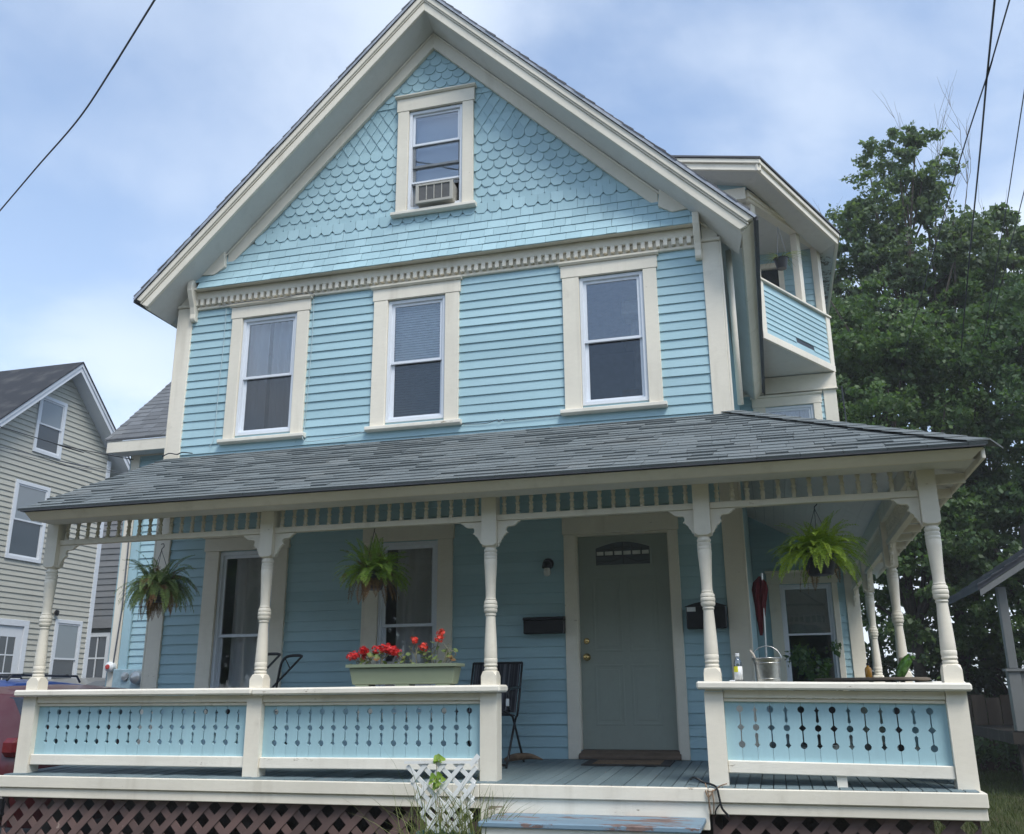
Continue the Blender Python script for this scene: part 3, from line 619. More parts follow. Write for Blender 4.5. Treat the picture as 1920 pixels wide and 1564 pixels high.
MB().box(-0.128, -0.008, YW-0.040, YW, 0.0, 2.125).build('door_casing', 'cream', H, bev=0.005)
MB().box(0.918, 1.012, YW-0.040, YW, 0.0, 2.125).build('door_casing', 'cream', H, bev=0.005)
MB().box(-0.140, 1.024, YW-0.044, YW, 2.127, 2.300).build('door_casing', 'cream', H, bev=0.005)
MB().yz([(YW, 2.302), (YW-0.06, 2.302), (YW-0.08, 2.322), (YW-0.08, 2.335), (YW, 2.345)], -0.155, 1.04).build('door_casing_cap', 'cream', H)
for a, b in ((-0.008, 0.003), (0.907, 0.918)): MB().box(a, b, YW-0.02, YW+0.12, 0.085, 2.125).build('door_jamb', 'cream', H)
MB().box(0.003, 0.907, YW-0.02, YW+0.12, 2.110, 2.125).build('door_jamb', 'cream', H)
MB().yz([(YW+0.10, 0.005), (YW-0.075, 0.005), (YW-0.075, 0.035), (YW-0.03, 0.060), (YW+0.02, 0.080), (YW+0.10, 0.083)], -0.022, 0.932).build('threshold', 'bronze', H, bev=0.004)

# ------------------------------------------------------------------ the porch (part of the house)
def dz(y): return -0.055*(1-max(0, min(1, y/1.8)))               # the floor falls towards the street
DK = MB().hexa([(XL+0.02, 0.0, -0.125), (3.08, 0.0, -0.125), (3.08, YW, -0.07), (XL+0.02, YW, -0.07), (XL+0.02, 0.0, -0.098), (3.08, 0.0, -0.098), (3.08, YW, -0.043), (XL+0.02, YW, -0.043)]).build('porch_floor', 'fence', H)
x = XL; bw = 0.0895; k = 0
while x < 3.085:
    j = rnd(-0.003, 0.003)
    y1 = YW-0.002 if x < XR-0.05 else 7.38
    MB().hexa([(x+0.003, -0.052, -0.095+j), (x+bw-0.003, -0.052, -0.095+j), (x+bw-0.003, y1, -0.040+j), (x+0.003, y1, -0.040+j), (x+0.003, -0.052, -0.056+j), (x+bw-0.003, -0.052, -0.056+j), (x+bw-0.003, y1, -0.001+j), (x+0.003, y1, -0.001+j)]).build('floor_board', 'deck', DK, bev=0.003)
    x += bw
# fascia boards round the floor edge
FX0, FX1 = -4.925, 3.125
MB().box(FX0, -0.433, -0.092, -0.055, -0.158, -0.062).build('floor_fascia', 'cream', H, bev=0.006)
MB().box(-0.431, 1.285, -0.092, -0.055, -0.156, -0.060).build('floor_fascia', 'cream', H, bev=0.006)
MB().box(1.287, FX1, -0.092, -0.055, -0.158, -0.063).build('floor_fascia', 'cream', H, bev=0.006)
MB().box(FX0+0.01, -0.433, -0.072, -0.035, -0.238, -0.160).build('skirt_board', 'cream', H, bev=0.005)
MB().box(1.287, FX1-0.01, -0.072, -0.035, -0.238, -0.160).build('skirt_board', 'cream', H, bev=0.005)
MB().box(FX1-0.037, FX1, -0.053, 7.35, -0.158, -0.063).build('floor_fascia', 'cream', H, bev=0.006)
MB().box(FX1-0.047, FX1-0.01, -0.033, 7.35, -0.238, -0.160).build('skirt_board', 'cream', H, bev=0.005)
MB().box(-0.431, 1.285, -0.070, -0.033, -0.345, -0.158).build('step_riser', 'cream_old', H, bev=0.005)
# lattice skirt
def lattice(x0, x1, z0, z1, y, per, wd, parent, mat, th=0.008, base=0.0):
    nm = 0
    for d, yy in ((1, y), (-1, y+th+0.001)):
        c = x0-(z1-z0)-per
        while c < x1+(z1-z0)+per:
            hw = wd/2*math.sqrt(2)
            if d > 0: p = [(c-hw, z0), (c+hw, z0), (c+hw+(z1-z0), z1), (c-hw+(z1-z0), z1)]
            else: p = [(c-hw+(z1-z0), z0), (c+hw+(z1-z0), z0), (c+hw, z1), (c-hw, z1)]
            p = cliprect(p, x0, x1, z0, z1)
            if len(p) > 2: MB().xz(p, yy+rnd(-0.001, 0.001), yy+th).build('slat', mat, parent)
            c += per
LT = MB().ring(-4.86, -0.45, GZ-0.05, -0.240, -4.845, -0.463, GZ, -0.250, 0.004, 0.022).build('skirt_lattice', 'lattice', H)
lattice(-4.858, -0.452, GZ, -0.242, -0.016, 0.205, 0.060, LT, 'lattice')
LT2 = MB().ring(1.30, 3.07, GZ-0.05, -0.240, 1.315, 3.055, GZ, -0.250, 0.004, 0.022).build('skirt_lattice', 'lattice', H)
lattice(1.302, 3.068, GZ, -0.242, -0.016, 0.205, 0.060, LT2, 'lattice')
MB().box(XL, 3.0, YW-0.1, YW+0.02, GZ-0.2, -0.3).build('foundation', 'soil', H)
for px in (-2.5, -0.47, 1.31): MB().box(px-0.05, px+0.05, 0.05, 0.15, GZ-0.1, -0.13).build('floor_post', 'fence', H)

# turned posts
PW = 0.0635
POSTS = [-4.800, -2.490, -0.4025, 1.3625, 3.040]
PYC = 0.1235
def post_mesh(lower=True):
    m = MB(); c = (0, 0, 0)
    if lower:
        m.box(-PW-0.006, PW+0.006, -PW-0.006, PW+0.006, -0.06, 0.604)
    # block above the rail with chamfered shoulders
    h0 = 0.667
    oct_ = lambda r, k: [(r, -r*k), (r, r*k), (r*k, r), (-r*k, r), (-r, r*k), (-r, -r*k), (-r*k, -r), (r*k, -r)]
    def sec(z, r, k): return [(a, b, z) for a, b in oct_(r, k)]
    rings = [sec(h0-0.06, PW, 0.999), sec(h0+0.070, PW, 0.999), sec(h0+0.105, PW*0.93, 0.55), sec(h0+0.112, PW*0.80, 0.42)]
    vs = sum(rings, []); fs = [(i*8+k, i*8+(k+1) % 8, i*8+8+(k+1) % 8, i*8+8+k) for i in range(3) for k in range(8)]+[tuple(range(7, -1, -1)), tuple(range(24, 32))]
    m.add(vs, fs)
    prof = [(0.046, 0.775), (0.052, 0.782), (0.055, 0.792), (0.052, 0.802), (0.047, 0.806), (0.052, 0.812), (0.056, 0.822), (0.0525, 0.832), (0.052, 0.838), (0.055, 0.845), (0.055, 0.872), (0.052, 0.876), (0.0535, 0.885), (0.052, 0.94), (0.047, 1.06), (0.0405, 1.19), (0.040, 1.212), (0.045, 1.216), (0.047, 1.224), (0.043, 1.230), (0.043, 1.236), (0.052, 1.243), (0.0565, 1.258), (0.056, 1.268), (0.052, 1.272), (0.0565, 1.277), (0.058, 1.290), (0.0565, 1.303), (0.052, 1.308), (0.056, 1.313), (0.055, 1.326), (0.049, 1.338), (0.045, 1.342), (0.048, 1.348), (0.044, 1.354), (0.042, 1.366), (0.0425, 1.42), (0.047, 1.52), (0.0535, 1.63), (0.0555, 1.672), (0.0525, 1.677), (0.055, 1.683), (0.055, 1.700), (0.0525, 1.704), (0.0555, 1.712), (0.055, 1.728), (0.048, 1.734), (0.053, 1.742), (0.056, 1.752), (0.053, 1.762), (0.046, 1.768), (0.046, 1.79)]
    m.lathe(prof, c, 20)
    rings = [sec(1.782, PW*0.80, 0.42), sec(1.79, PW*0.95, 0.60), sec(1.806, PW, 0.999), sec(2.36, PW, 0.999)]
    vs = sum(rings, []); m.add(vs, [(i*8+k, i*8+(k+1) % 8, i*8+8+(k+1) % 8, i*8+8+k) for i in range(3) for k in range(8)]+[tuple(range(7, -1, -1)), tuple(range(24, 32))])
    me = bpy.data.meshes.new('post'); me.from_pydata(m.v, [], m.f); return me
pm = post_mesh()
for i, px in enumerate(POSTS): place('post', pm, 'cream', H, (px, PYC, 0), 'auto')
SIDEY = [2.62, 5.12]
for y in SIDEY: place('post', pm, 'cream', H, (3.040, y+PYC, dz(y)), 'auto')

# beam, spindle frieze, brackets
BZ = 2.240
MB().box(XL+0.01, 3.105, PYC-0.055, PYC+0.055, BZ, 2.335).build('beam', 'cream', H, bev=0.004)
MB().box(2.985, 3.095, PYC+0.06, 7.38, BZ, 2.335).build('beam', 'cream', H, bev=0.004)
MB().box(2.99, 3.09, PYC+0.06, 7.38, 2.337, 2.41).build('beam_plate', 'cream', H)
sp = MB()
sp.box(-0.015, 0.015, -0.015, 0.015, 0, 0.022); sp.box(-0.016, 0.016, -0.016, 0.016, 0.152, 0.187)
sp.lathe([(0.015, 0.020), (0.015, 0.026), (0.013, 0.030), (0.0195, 0.040), (0.0175, 0.062), (0.0120, 0.080), (0.0195, 0.085), (0.0205, 0.092), (0.0195, 0.098), (0.0120, 0.103), (0.0145, 0.124), (0.0205, 0.142), (0.0160, 0.153)], (0, 0, 0), 10)
spm = bpy.data.meshes.new('spindle'); spm.from_pydata(sp.v, [], sp.f)
def bracket_poly(w=0.175, h=0.205):
    # x away from the post, z downwards
    p = [(0, 0), (0.197, 0), (0.192, -0.012), (0.172, -0.020), (0.160, -0.034), (0.142, -0.046), (0.126, -0.048)]
    p += [(0.100+0.026*math.cos(R(t)), -0.074+0.026*math.sin(R(t))) for t in range(70, 251, 30)]
    p += [(0.088, -0.104), (0.074, -0.106), (0.064, -0.122), (0.048, -0.130), (0.044, -0.148), (0.030, -0.160), (0.026, -0.178), (0.010, -0.192), (0.006, -0.212), (0, -0.216)]
    return p
def frieze(x0, x1, brL=True, brR=True, n=None):
    rl = MB().box(x0, x1, PYC-0.030, PYC+0.030, 2.002, 2.052).build('frieze_rail', 'cream', H, bev=0.004)
    n = n or int(round((x1-x0)/0.1165))
    for i in range(n):
        xx = x0+(x1-x0)*(i+0.5)/n
        place('spindle', spm, 'cream', rl, (xx+rnd(-0.002, 0.002), PYC, 2.053), 'auto', rot=(0, 0, rnd(0, 3)*0))
    for s, xx, on in ((1, x0, brL), (-1, x1, brR)):
        if on: MB().xz([(xx+s*a, 2.000+b) for a, b in bracket_poly()], PYC-0.016, PYC+0.016).build('bracket', 'cream', H, bev=0.003)
for a, b in zip(POSTS[:-1], POSTS[1:]): frieze(a+PW+0.001, b-PW-0.001)
def side_frieze(y0, y1):
    rl = MB().box(3.010, 3.070, y0, y1, 2.002, 2.052).build('frieze_rail', 'cream', H, bev=0.004)
    n = int(round((y1-y0)/0.1165))
    for i in range(n): place('spindle', spm, 'cream', rl, (3.040, y0+(y1-y0)*(i+0.5)/n, 2.053), 'auto')
    for s, yy in ((1, y0), (-1, y1)): MB().yz([(yy+s*a, 2.000+b) for a, b in bracket_poly()], 3.024, 3.056).build('bracket', 'cream', H, bev=0.003)
ys = [PYC]+[y+PYC for y in SIDEY]+[7.36]
for a, b in zip(ys[:-1], ys[1:]): side_frieze(a+PW+0.001, b-(PW if b < 7.3 else 0)-0.001)

# railings with sawn-board panels
def half_profile(kind, h, top):
    """cut into a board edge, as (depth, z) from bottom to top; depth >= 0 goes into the board"""
    zf = lambda f: top-f*h
    if kind == 'A':
        r = 0.0245; p = [(0.0012, zf(1.0))]
        for c, kk in ((0.735, 'c'), (0.46, 'd'), (0.165, 'c')):
            zc = zf(c)
            if kk == 'c': p += [(0.0048, zc-r*0.985)]+[(max(0.0048, r*math.cos(R(t))), zc+r*math.sin(R(t))) for t in range(-75, 76, 25)]+[(0.0048, zc+r*0.985)]
            else: p += [(0.0048, zc-0.022), (0.0265, zc), (0.0048, zc+0.022)]
        z0 = p[1][1]; p.insert(1, (0.0012, z0-0.0005)); p += [(0.0012, p[-1][1]+0.0005), (0.0012, top)]
        return p
    p = [(0.0010, zf(1.0))]
    b = [(0.0, 0.785), (0.009, 0.762), (0.021, 0.735), (0.011, 0.712), (0.0092, 0.66), (0.0120, 0.60), (0.0125, 0.572), (0.006, 0.552), (0.0, 0.549)]
    p += [(max(0.001, d), zf(f)) for d, f in b]
    zc = zf(0.46); r = 0.0235; p += [(0.001, zc-r)]+[(r*math.cos(R(t)), zc+r*math.sin(R(t))) for t in range(-75, 76, 25)]+[(0.001, zc+r)]
    t_ = [(0.0, 0.372), (0.0085, 0.366), (0.0110, 0.345), (0.0090, 0.30), (0.0070, 0.235), (0.0090, 0.200), (0.0185, 0.178), (0.0085, 0.158), (0.0, 0.115)]
    p += [(max(0.001, d), zf(f)) for d, f in t_]; p += [(0.001, top)]
    return p
def railing(x0, x1, nb, first, shear=0.0, ext0=0.0, ext1=0.0, foot=None):
    y0 = 0.005
    sh = lambda x: shear*(x-(x0+x1)/2)
    def hb(xa, xb, ya, yb, za, zb):
        return MB().hexa([(xa, ya, za+sh(xa)), (xb, ya, za+sh(xb)), (xb, yb, za+sh(xb)), (xa, yb, za+sh(xa)), (xa, ya, zb+sh(xa)), (xb, ya, zb+sh(xb)), (xb, yb, zb+sh(xb)), (xa, yb, zb+sh(xa))])
    rl = hb(x0-ext0, x1+ext1, -0.015, 0.235, 0.606, 0.664).build('railing', 'cream_old', H, bev=0.014, label='porch railing with cream rails and light blue sawn boards')
    hb(x0, x1, PYC-0.058, PYC+0.04, 0.548, 0.604).build('upper_rail', 'cream', rl, bev=0.005)
    hb(x0, x1, PYC-0.034, PYC+0.03, 0.520, 0.546).build('rail_moulding', 'cream', rl, bev=0.005)
    hb(x0, x1, PYC-0.052, PYC+0.05, 0.018, 0.106).build('bottom_rail', 'cream_old', rl, bev=0.006)
    if foot is not None: hb(foot-0.035, foot+0.035, PYC-0.03, PYC+0.03, -0.062, 0.016).build('rail_foot', 'cream_old', rl)
    bwid = (x1-x0)/nb; top = 0.540; h = top-0.100
    for i in range(nb):
        a, b = x0+i*bwid, x0+(i+1)*bwid; kl = 'AB'[(i+first) % 2]; kr = 'AB'[(i+first+1) % 2]
        lp = half_profile(kl, h, top); rp = half_profile(kr, h, top)
        if i == 0: lp = [(0.0, top-h), (0.0, top)]
        if i == nb-1: rp = [(0.0, top-h), (0.0, top)]
        poly = [(b-d, z+sh(b)) for d, z in rp]+[(a+d, z+sh(a)) for d, z in reversed(lp)]
        jj = rnd(-0.0015, 0.0015)
        MB().xz(poly, PYC-0.010+jj, PYC+0.010+jj).build('panel_board', 'blue_board', rl)
    return rl
railing(POSTS[0]+PW+0.007, POSTS[1]-PW-0.007, 20, 0, ext0=0.20, ext1=0.07)
railing(POSTS[1]+PW+0.007, POSTS[2]-PW-0.007, 18, 1, shear=0.004, ext0=0.068, ext1=0.185)
railing(POSTS[3]+PW+0.007, POSTS[4]-PW-0.007, 14, 1, shear=-0.016, ext0=0.19, ext1=0.17, foot=2.22)
def side_railing(y0, y1):
    rl = MB().box(2.93, 3.17, y0, y1, 0.606, 0.664).build('railing', 'cream_old', H, bev=0.012)
    MB().box(2.995, 3.085, y0, y1, 0.548, 0.604).build('upper_rail', 'cream', rl)
    MB().box(2.995, 3.085, y0, y1, 0.018, 0.106).build('bottom_rail', 'cream', rl)
    n = int((y1-y0)/0.11)
    for i in range(n): MB().box(3.03, 3.05, y0+(y1-y0)*i/n+0.001, y0+(y1-y0)*(i+1)/n-0.001, 0.10, 0.55).build('panel_board', 'blue_board', rl)
for a, b in zip(ys[:-1], ys[1:]): side_railing(a+0.24 if a < 1 else a+PW+0.003, b-(PW+0.003 if b < 7.3 else 0))

# porch ceiling and roof
EY, EZP, TZ = -0.350, 2.272, 3.275                               # eave line (front), height, top at the wall
EXL, EXR = -4.855, 3.412
TYR = YW-0.005
def proof(x, y): return EZP+(TZ-EZP)*(y-EY)/(TYR-EY)
hipx = lambda y: EXR+(XR+0.01-EXR)*(y-EY)/(TYR-EY)
lx = lambda y: EXL+(XL+0.0-EXL)*(y-EY)/(TYR-EY)
PR = MB().add([(EXL+0.03, EY+0.02, EZP-0.022), (EXR-0.02, EY+0.02, EZP-0.022), (XR-0.02, TYR, TZ-0.012), (XL+0.02, TYR, TZ-0.012), (EXR-0.02, 7.38, EZP-0.022), (XR-0.02, 7.38, TZ-0.012)], [(0, 1, 2, 3), (1, 4, 5, 2)]).build('porch_roof', 'shingle', H)
# shingle courses
NR = 19; pieces = []
for i in range(NR):
    y0 = EY+(TYR-EY)*i/NR; y1 = EY+(TYR-EY)*min(NR, i+1.12)/NR
    x = lx(y0)-(0.012 if i == 0 else 0)
    off = rnd(0, 0.2); first = True
    while x < hipx(y0):
        wv = rnd(0.15, 0.34) if i else rnd(0.26, 0.32)
        if first: wv = max(0.08, wv-off); first = False
        xe = min(x+wv, hipx(y0)); th = random.choice([0.007, 0.010, 0.014, 0.018]) if i else 0.016
        lo = lambda xx: min(max(xx, lx(y0)-0.02), hipx(y0)); hi = lambda xx: min(max(xx, lx(y1)), hipx(y1))
        sk = 0.0
        za, zb = proof(0, y0), proof(0, y1); dr_ = rnd(-0.004, 0.003)
        uc = th*0.6; p = [(lo(x), y0+dr_+uc, za-0.004), (lo(xe)-0.003, y0+dr_+uc, za-0.004), (hi(xe)-0.003, y1, zb-0.004), (hi(x), y1, zb-0.004), (lo(x), y0+dr_, za+th), (lo(xe)-0.003, y0+dr_, za+th), (hi(xe)-0.003, y1, zb+0.001), (hi(x), y1, zb+0.001)]
        if xe-x > 0.02: pieces.append((i, p))
        x = xe+1e-4
pieces.sort(key=lambda q: q[0])
for i, p in pieces[:300]: MB().hexa(p).build('roof_shingle', 'shingle', PR)
m = MB()
for i, p in pieces[300:]: m.hexa(p)
m.build('upper_roof_shingles', 'shingle', PR, kind='stuff')
# hip caps on the right
L = 15
for i in range(L):
    t0, t1 = i/L, (i+1.25)/L
    if t1 > 1.02: t1 = 1.02
    def hp(t, lift): 
        y = EY+(TYR-EY)*t; return Vector((EXR+0.012+(XR+0.01-EXR)*t, y, EZP+(TZ-EZP)*t+lift))
    a, b = hp(t0, 0.036), hp(t1, 0.024); wl, wr = Vector((-0.15, 0.0, -0.002)), Vector((0.10, 0.10, -0.05))
    jl = Vector((rnd(-0.01, 0.01), 0, 0))
    dn = Vector((0, 0, -0.012))
    MB().add([a+wl+jl, a, a+wr, b+wl, b, b+wr, a+wl+jl+dn, a+dn, a+wr+dn], [(0, 1, 4, 3), (1, 2, 5, 4), (6, 7, 1, 0), (7, 8, 2, 1)]).build('hip_cap_shingle', 'shingle', PR)
# sloping board ceiling under the rafters
ny = 13
for i in range(ny):
    ya, yb = 0.20+(YW-0.09-0.20)*i/ny+0.002, 0.20+(YW-0.09-0.20)*(i+1)/ny-0.002
    za, zb = proof(0, ya)-0.085, proof(0, yb)-0.085; xa, xb = hipx(ya)-0.06, hipx(yb)-0.06
    MB().hexa([(XL+0.03, ya, za), (xa, ya, za), (xb, yb, zb), (XL+0.03, yb, zb), (XL+0.03, ya, za+0.014), (xa, ya, za+0.014), (xb, yb, zb+0.014), (XL+0.03, yb, zb+0.014)]).build('ceiling_board', 'soffit', H)
nx = 11
for i in range(nx):
    xa, xb = 3.0-(3.0-XR+0.012)*i/nx-0.0015, 3.0-(3.0-XR+0.012)*(i+1)/nx+0.0015
    tz = lambda x: EZP+(TZ-EZP)*(EXR-x)/(EXR-XR-0.01)-0.085
    yh = lambda x: EY+(TYR-EY)*(EXR-x)/(EXR-XR-0.01)+0.05
    MB().hexa([(xa, yh(xa), tz(xa)), (xa, 7.38, tz(xa)), (xb, 7.38, tz(xb)), (xb, yh(xb), tz(xb)), (xa, yh(xa), tz(xa)+0.014), (xa, 7.38, tz(xa)+0.014), (xb, 7.38, tz(xb)+0.014), (xb, yh(xb), tz(xb)+0.014)]).build('ceiling_board', 'soffit', H)
# eave trim
MB().box(EXL+0.02, EXR-0.02, EY+0.005, EY+0.028, EZP-0.014, EZP-0.004).build('drip_edge', 'gutter', H)
MB().hexa([(EXL+0.06, EY+0.115, EZP-0.084), (EXR-0.10, EY+0.115, EZP-0.084), (EXR-0.10, EY+0.14, EZP-0.084), (EXL+0.06, EY+0.14, EZP-0.084), (EXL+0.045, EY+0.030, EZP-0.016), (EXR-0.03, EY+0.030, EZP-0.016), (EXR-0.03, EY+0.055, EZP-0.016), (EXL+0.045, EY+0.055, EZP-0.016)]).build('eave_fascia', 'cream', H, bev=0.003)
MB().box(EXR-0.045, EXR-0.020, EY+0.056, 7.38, EZP-0.095, EZP-0.010).build('eave_fascia', 'cream', H, bev=0.004)
MB().box(EXL+0.05, 3.33, EY+0.141, PYC-0.057, EZP-0.075, EZP-0.060).build('eave_soffit', 'soffit', H)
MB().add([(3.11, PYC, 2.30), (3.365, -0.1, 2.22), (3.365, 7.3, 2.22), (3.11, 7.3, 2.33)], [(0, 1, 2, 3)]).build('eave_soffit', 'soffit', H)
for i in range(9):
    y = 0.35+i*0.6
    MB().box(3.10, 3.366, y, y+0.04, 2.14, 2.215).build('rafter_tail', 'cream', H)
MB().xz([(XL+0.03, 2.336), (3.09, 2.336), (3.09, 2.40), (XL+0.03, 2.40)], PYC-0.04, PYC+0.04).build('beam_plate', 'cream', H)
MB().yz([(PYC+0.02, 2.345), (YW-0.04, 2.66), (YW-0.04, 3.18), (PYC+0.02, 2.40)], XL+0.03, XL+0.05).build('porch_end_board', 'cream', H)
# ------------------------------------------------------------------ rear wing on the right with its corner balcony (still the house)
YR = 7.4
RW1 = (1.80, 2.835, 0.36, 2.33, 1.99, 2.725, 0.46, 2.13, 1.405); RW2 = (1.805, 2.885, 3.385, 5.113, 2.02, 2.74, 3.485, 4.93, 4.19)
WW = wall_cells(XR-0.10, 3.09, -0.30, 7.75, [hole(RW1), hole(RW2), (1.98, 2.42, 5.55, 7.35)], YR, YR+0.1).build('wing_wall', 'blue', H)
clapboards(WW, XR, 2.93, 3.2, 5.10, [outer(RW2)], YR, 'blue')
clapboards(WW, XR, 2.92, 0.0, 3.12, [outer(RW1)], YR, 'blue', e=0.104)
clapboards(WW, XR, 3.0, 5.5, 7.6, [(1.90, 2.50, 5.5, 7.42)], YR, 'blue')
window(H, RW1, YR, 'glass', 'glass_dark'); window(H, RW2, YR)
MB().box(2.915, 3.108, YR-0.034, YR+0.02, -0.06, 5.17).build('corner_board', 'cream', H, bev=0.005)
MB().box(XR, 3.125, YR-0.045, YR+0.02, 5.173, 5.425).build('wing_frieze', 'cream', H, bev=0.005)
MB().box(XR, 3.135, YR-0.075, YR+0.02, 5.150, 5.171).build('wing_frieze_moulding', 'cream', H, bev=0.005)
MB().box(3.0, 3.1, YR+0.1, 12, -0.9, 7.7).build('wing_side_wall', 'blue', H)
MB().ring(1.90, 2.50, 5.45, 7.43, 1.985, 2.415, 5.46, 7.345, YR-0.035, YR+0.08).build('balcony_door_frame', 'cream', H)
MB().box(1.985, 2.415, YR+0.03, YR+0.05, 5.56, 7.345).build('balcony_door', 'glass_dark', H)
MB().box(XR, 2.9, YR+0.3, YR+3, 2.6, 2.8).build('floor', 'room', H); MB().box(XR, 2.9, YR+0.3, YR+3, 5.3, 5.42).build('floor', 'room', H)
BA, BB = Vector((2.05, 5.58)), Vector((3.10, 7.40)); BD = (BB-BA).normalized(); BN = Vector((BD.y, -BD.x))
def bp(s, o, z): q = BA+BD*s+BN*o; return (q.x, q.y, z)
BL = (BB-BA).length
def bbox(s0, s1, o0, o1, z0, z1): return MB().hexa([bp(s0, o1, z0), bp(s1, o1, z0), bp(s1, o0, z0), bp(s0, o0, z0), bp(s0, o1, z1), bp(s1, o1, z1), bp(s1, o0, z1), bp(s0, o0, z1)])
MB().xy([(2.05, 5.56), (3.10, 7.40), (XR, 7.40), (XR, 5.56)], 5.44, 5.52).build('balcony_floor', 'soffit', H)
PP = bbox(0.0, BL, -0.08, 0.0, 5.52, 6.36).build('balcony_parapet', 'blue_wing', H)
n = 9; e = 0.76/n
for i in range(n):
    z = 5.555+i*e; a, b = 0.10, BL-0.10
    if i == 1:
        for (a, b) in ((0.10, 0.97), (1.52, BL-0.10)): MB().hexa([bp(a, 0.016, z), bp(b, 0.016, z), bp(b, 0.0, z), bp(a, 0.0, z), bp(a, 0.003, z+e*1.12), bp(b, 0.003, z+e*1.12), bp(b, 0.0, z+e*1.12), bp(a, 0.0, z+e*1.12)]).build('clapboard', 'blue_wing', PP)
        continue
    MB().hexa([bp(a, 0.016, z), bp(b, 0.016, z), bp(b, 0.0, z), bp(a, 0.0, z), bp(a, 0.003, z+e*1.12), bp(b, 0.003, z+e*1.12), bp(b, 0.0, z+e*1.12), bp(a, 0.0, z+e*1.12)]).build('clapboard', 'blue_wing', PP)
bbox(0.97, 1.52, 0.0005, 0.003, 5.645, 5.720).build('drain_slot', 'black_plastic', PP)
for s0, s1 in ((-0.03, 0.095), (BL-0.095, BL+0.03)): bbox(s0, s1, -0.02, 0.028, 5.44, 6.36).build('parapet_post', 'cream', PP, bev=0.004)
bbox(-0.03, BL+0.03, -0.01, 0.034, 5.435, 5.545).build('parapet_band', 'cream', PP, bev=0.004)
bbox(-0.05, BL+0.05, -0.12, 0.05, 6.362, 6.395).build('parapet_cap', 'cream', PP, bev=0.004)
MB().box(XR, 2.05, 5.58, 5.62, 5.44, 6.38).build('balcony_return', 'cream', H)
for s in (0.05, 1.38, BL-0.06): bbox(s-0.055, s+0.055, -0.11, 0.0, 6.396, 7.61).build('balcony_post', 'cream', H, bev=0.004)
bbox(-0.10, BL+0.03, -0.12, 0.02, 7.612, 7.80).build('balcony_beam', 'cream', H, bev=0.005)
bbox(-0.13, BL+0.06, -0.12, 0.05, 7.665, 7.715).build('beam_moulding', 'cream', H, bev=0.004)
MB().box(0.9, 1.98, 5.40, 5.56, 7.612, 7.80).build('balcony_beam', 'cream', H, bev=0.005)
MB().box(1.0, 2.0, 5.46, 5.52, 7.802, 7.98).build('upper_wall', 'blue', H)
MB().xy([(2.05, 5.56), (3.10, 7.40), (XR, 7.40), (1.0, 5.56)], 7.615, 7.63).build('balcony_ceiling', 'soffit', H)
RL, RA, RB, RC, RI = (0.9, 4.98, 8.275), (2.224, 4.98, 8.03), (3.412, 7.04, 7.68), (3.412, 12.2, 7.68), (0.9, 10.5, 8.9)
MB().add([RL, RA, RB, RC, RI, *[(x, y, z-0.03) for x, y, z in (RL, RA, RB, RC, RI)]], [(0, 1, 2, 4), (2, 3, 4), (0, 5, 6, 1), (1, 6, 7, 2), (2, 7, 8, 3)]).build('wing_roof', 'shingle_dark', H)
def edge(p, q, z0, z1, inset, th, nm, mat):
    p, q = Vector(p), Vector(q); d = (q-p); d.z = 0; d.normalize(); nn = Vector((-d.y, d.x, 0))
    a, b = p+nn*inset, q+nn*inset; c, e_ = b+nn*th, a+nn*th
    up = lambda v, z: (v.x, v.y, v.z+z)
    MB().hexa([up(a, z0), up(b, z0), up(c, z0), up(e_, z0), up(a, z1), up(b, z1), up(c, z1), up(e_, z1)]).build(nm, mat, H, bev=0.004)
for p, q in ((RL, RA), (RA, RB), (RB, RC)):
    edge(p, q, -0.10, -0.034, 0.02, 0.05, 'wing_crown', 'cream'); edge(p, q, -0.205, -0.102, 0.055, 0.04, 'wing_fascia', 'cream')
inner = [(0.9, 5.47, 8.08), (1.99, 5.47, 7.84), (2.10, 5.60, 7.80), (3.10, 7.38, 7.50), (3.10, 12, 7.50)]
outr = [(RL[0], RL[1]+0.1, RL[2]-0.19), (RA[0]-0.05, RA[1]+0.1, RA[2]-0.19), (RA[0]-0.05, RA[1]+0.1, RA[2]-0.19), (RB[0]-0.1, RB[1]+0.02, RB[2]-0.19), (RC[0]-0.1, 12, RC[2]-0.19)]
for i in range(4):
    MB().add([outr[i], outr[i+1], inner[i+1], inner[i]], [(0, 1, 2, 3)] if i != 1 else [(0, 2, 3)]).build('wing_soffit', 'soffit_peel' if i == 3 else 'soffit', H)
MB().tube([(3.25, 7.55, 5.1), (3.20, 7.42, 5.2), (3.22, 7.43, 4.1), (3.24, 7.40, 3.2)], 0.012, 6).build('cable_bundle', 'wire', H)

# ------------------------------------------------------------------ rear wing on the left (still the house)
YL_ = 5.0
LWX = -7.86
LW = MB().box(LWX+0.01, XL, YL_, YL_+0.1, GZ-0.1, 4.50).build('left_wing_wall', 'blue', H)
clapboards(LW, LWX+0.15, XL-0.02, -0.6, 4.42, [(-7.68, -7.53, -1, 3.3)], YL_, 'blue', e=0.104, split=9)
MB().box(LWX-0.02, LWX+0.155, YL_-0.034, YL_+0.02, GZ, 4.34).build('corner_board', 'cream', H, bev=0.005)
MB().box(LWX-0.02, LWX+0.0, YL_-0.034, 9.0, GZ, 4.34).build('corner_board', 'blue', H)
MB().box(-7.675, -7.535, YL_-0.05, YL_-0.019, GZ, 3.3).build('cable_chase', 'blue', H)
MB().box(LWX, XL, YL_-0.03, YL_, 4.28, 4.42).build('left_wing_frieze', 'cream', H)
lwz = lambda y: 4.50+(y-4.65)*0.97
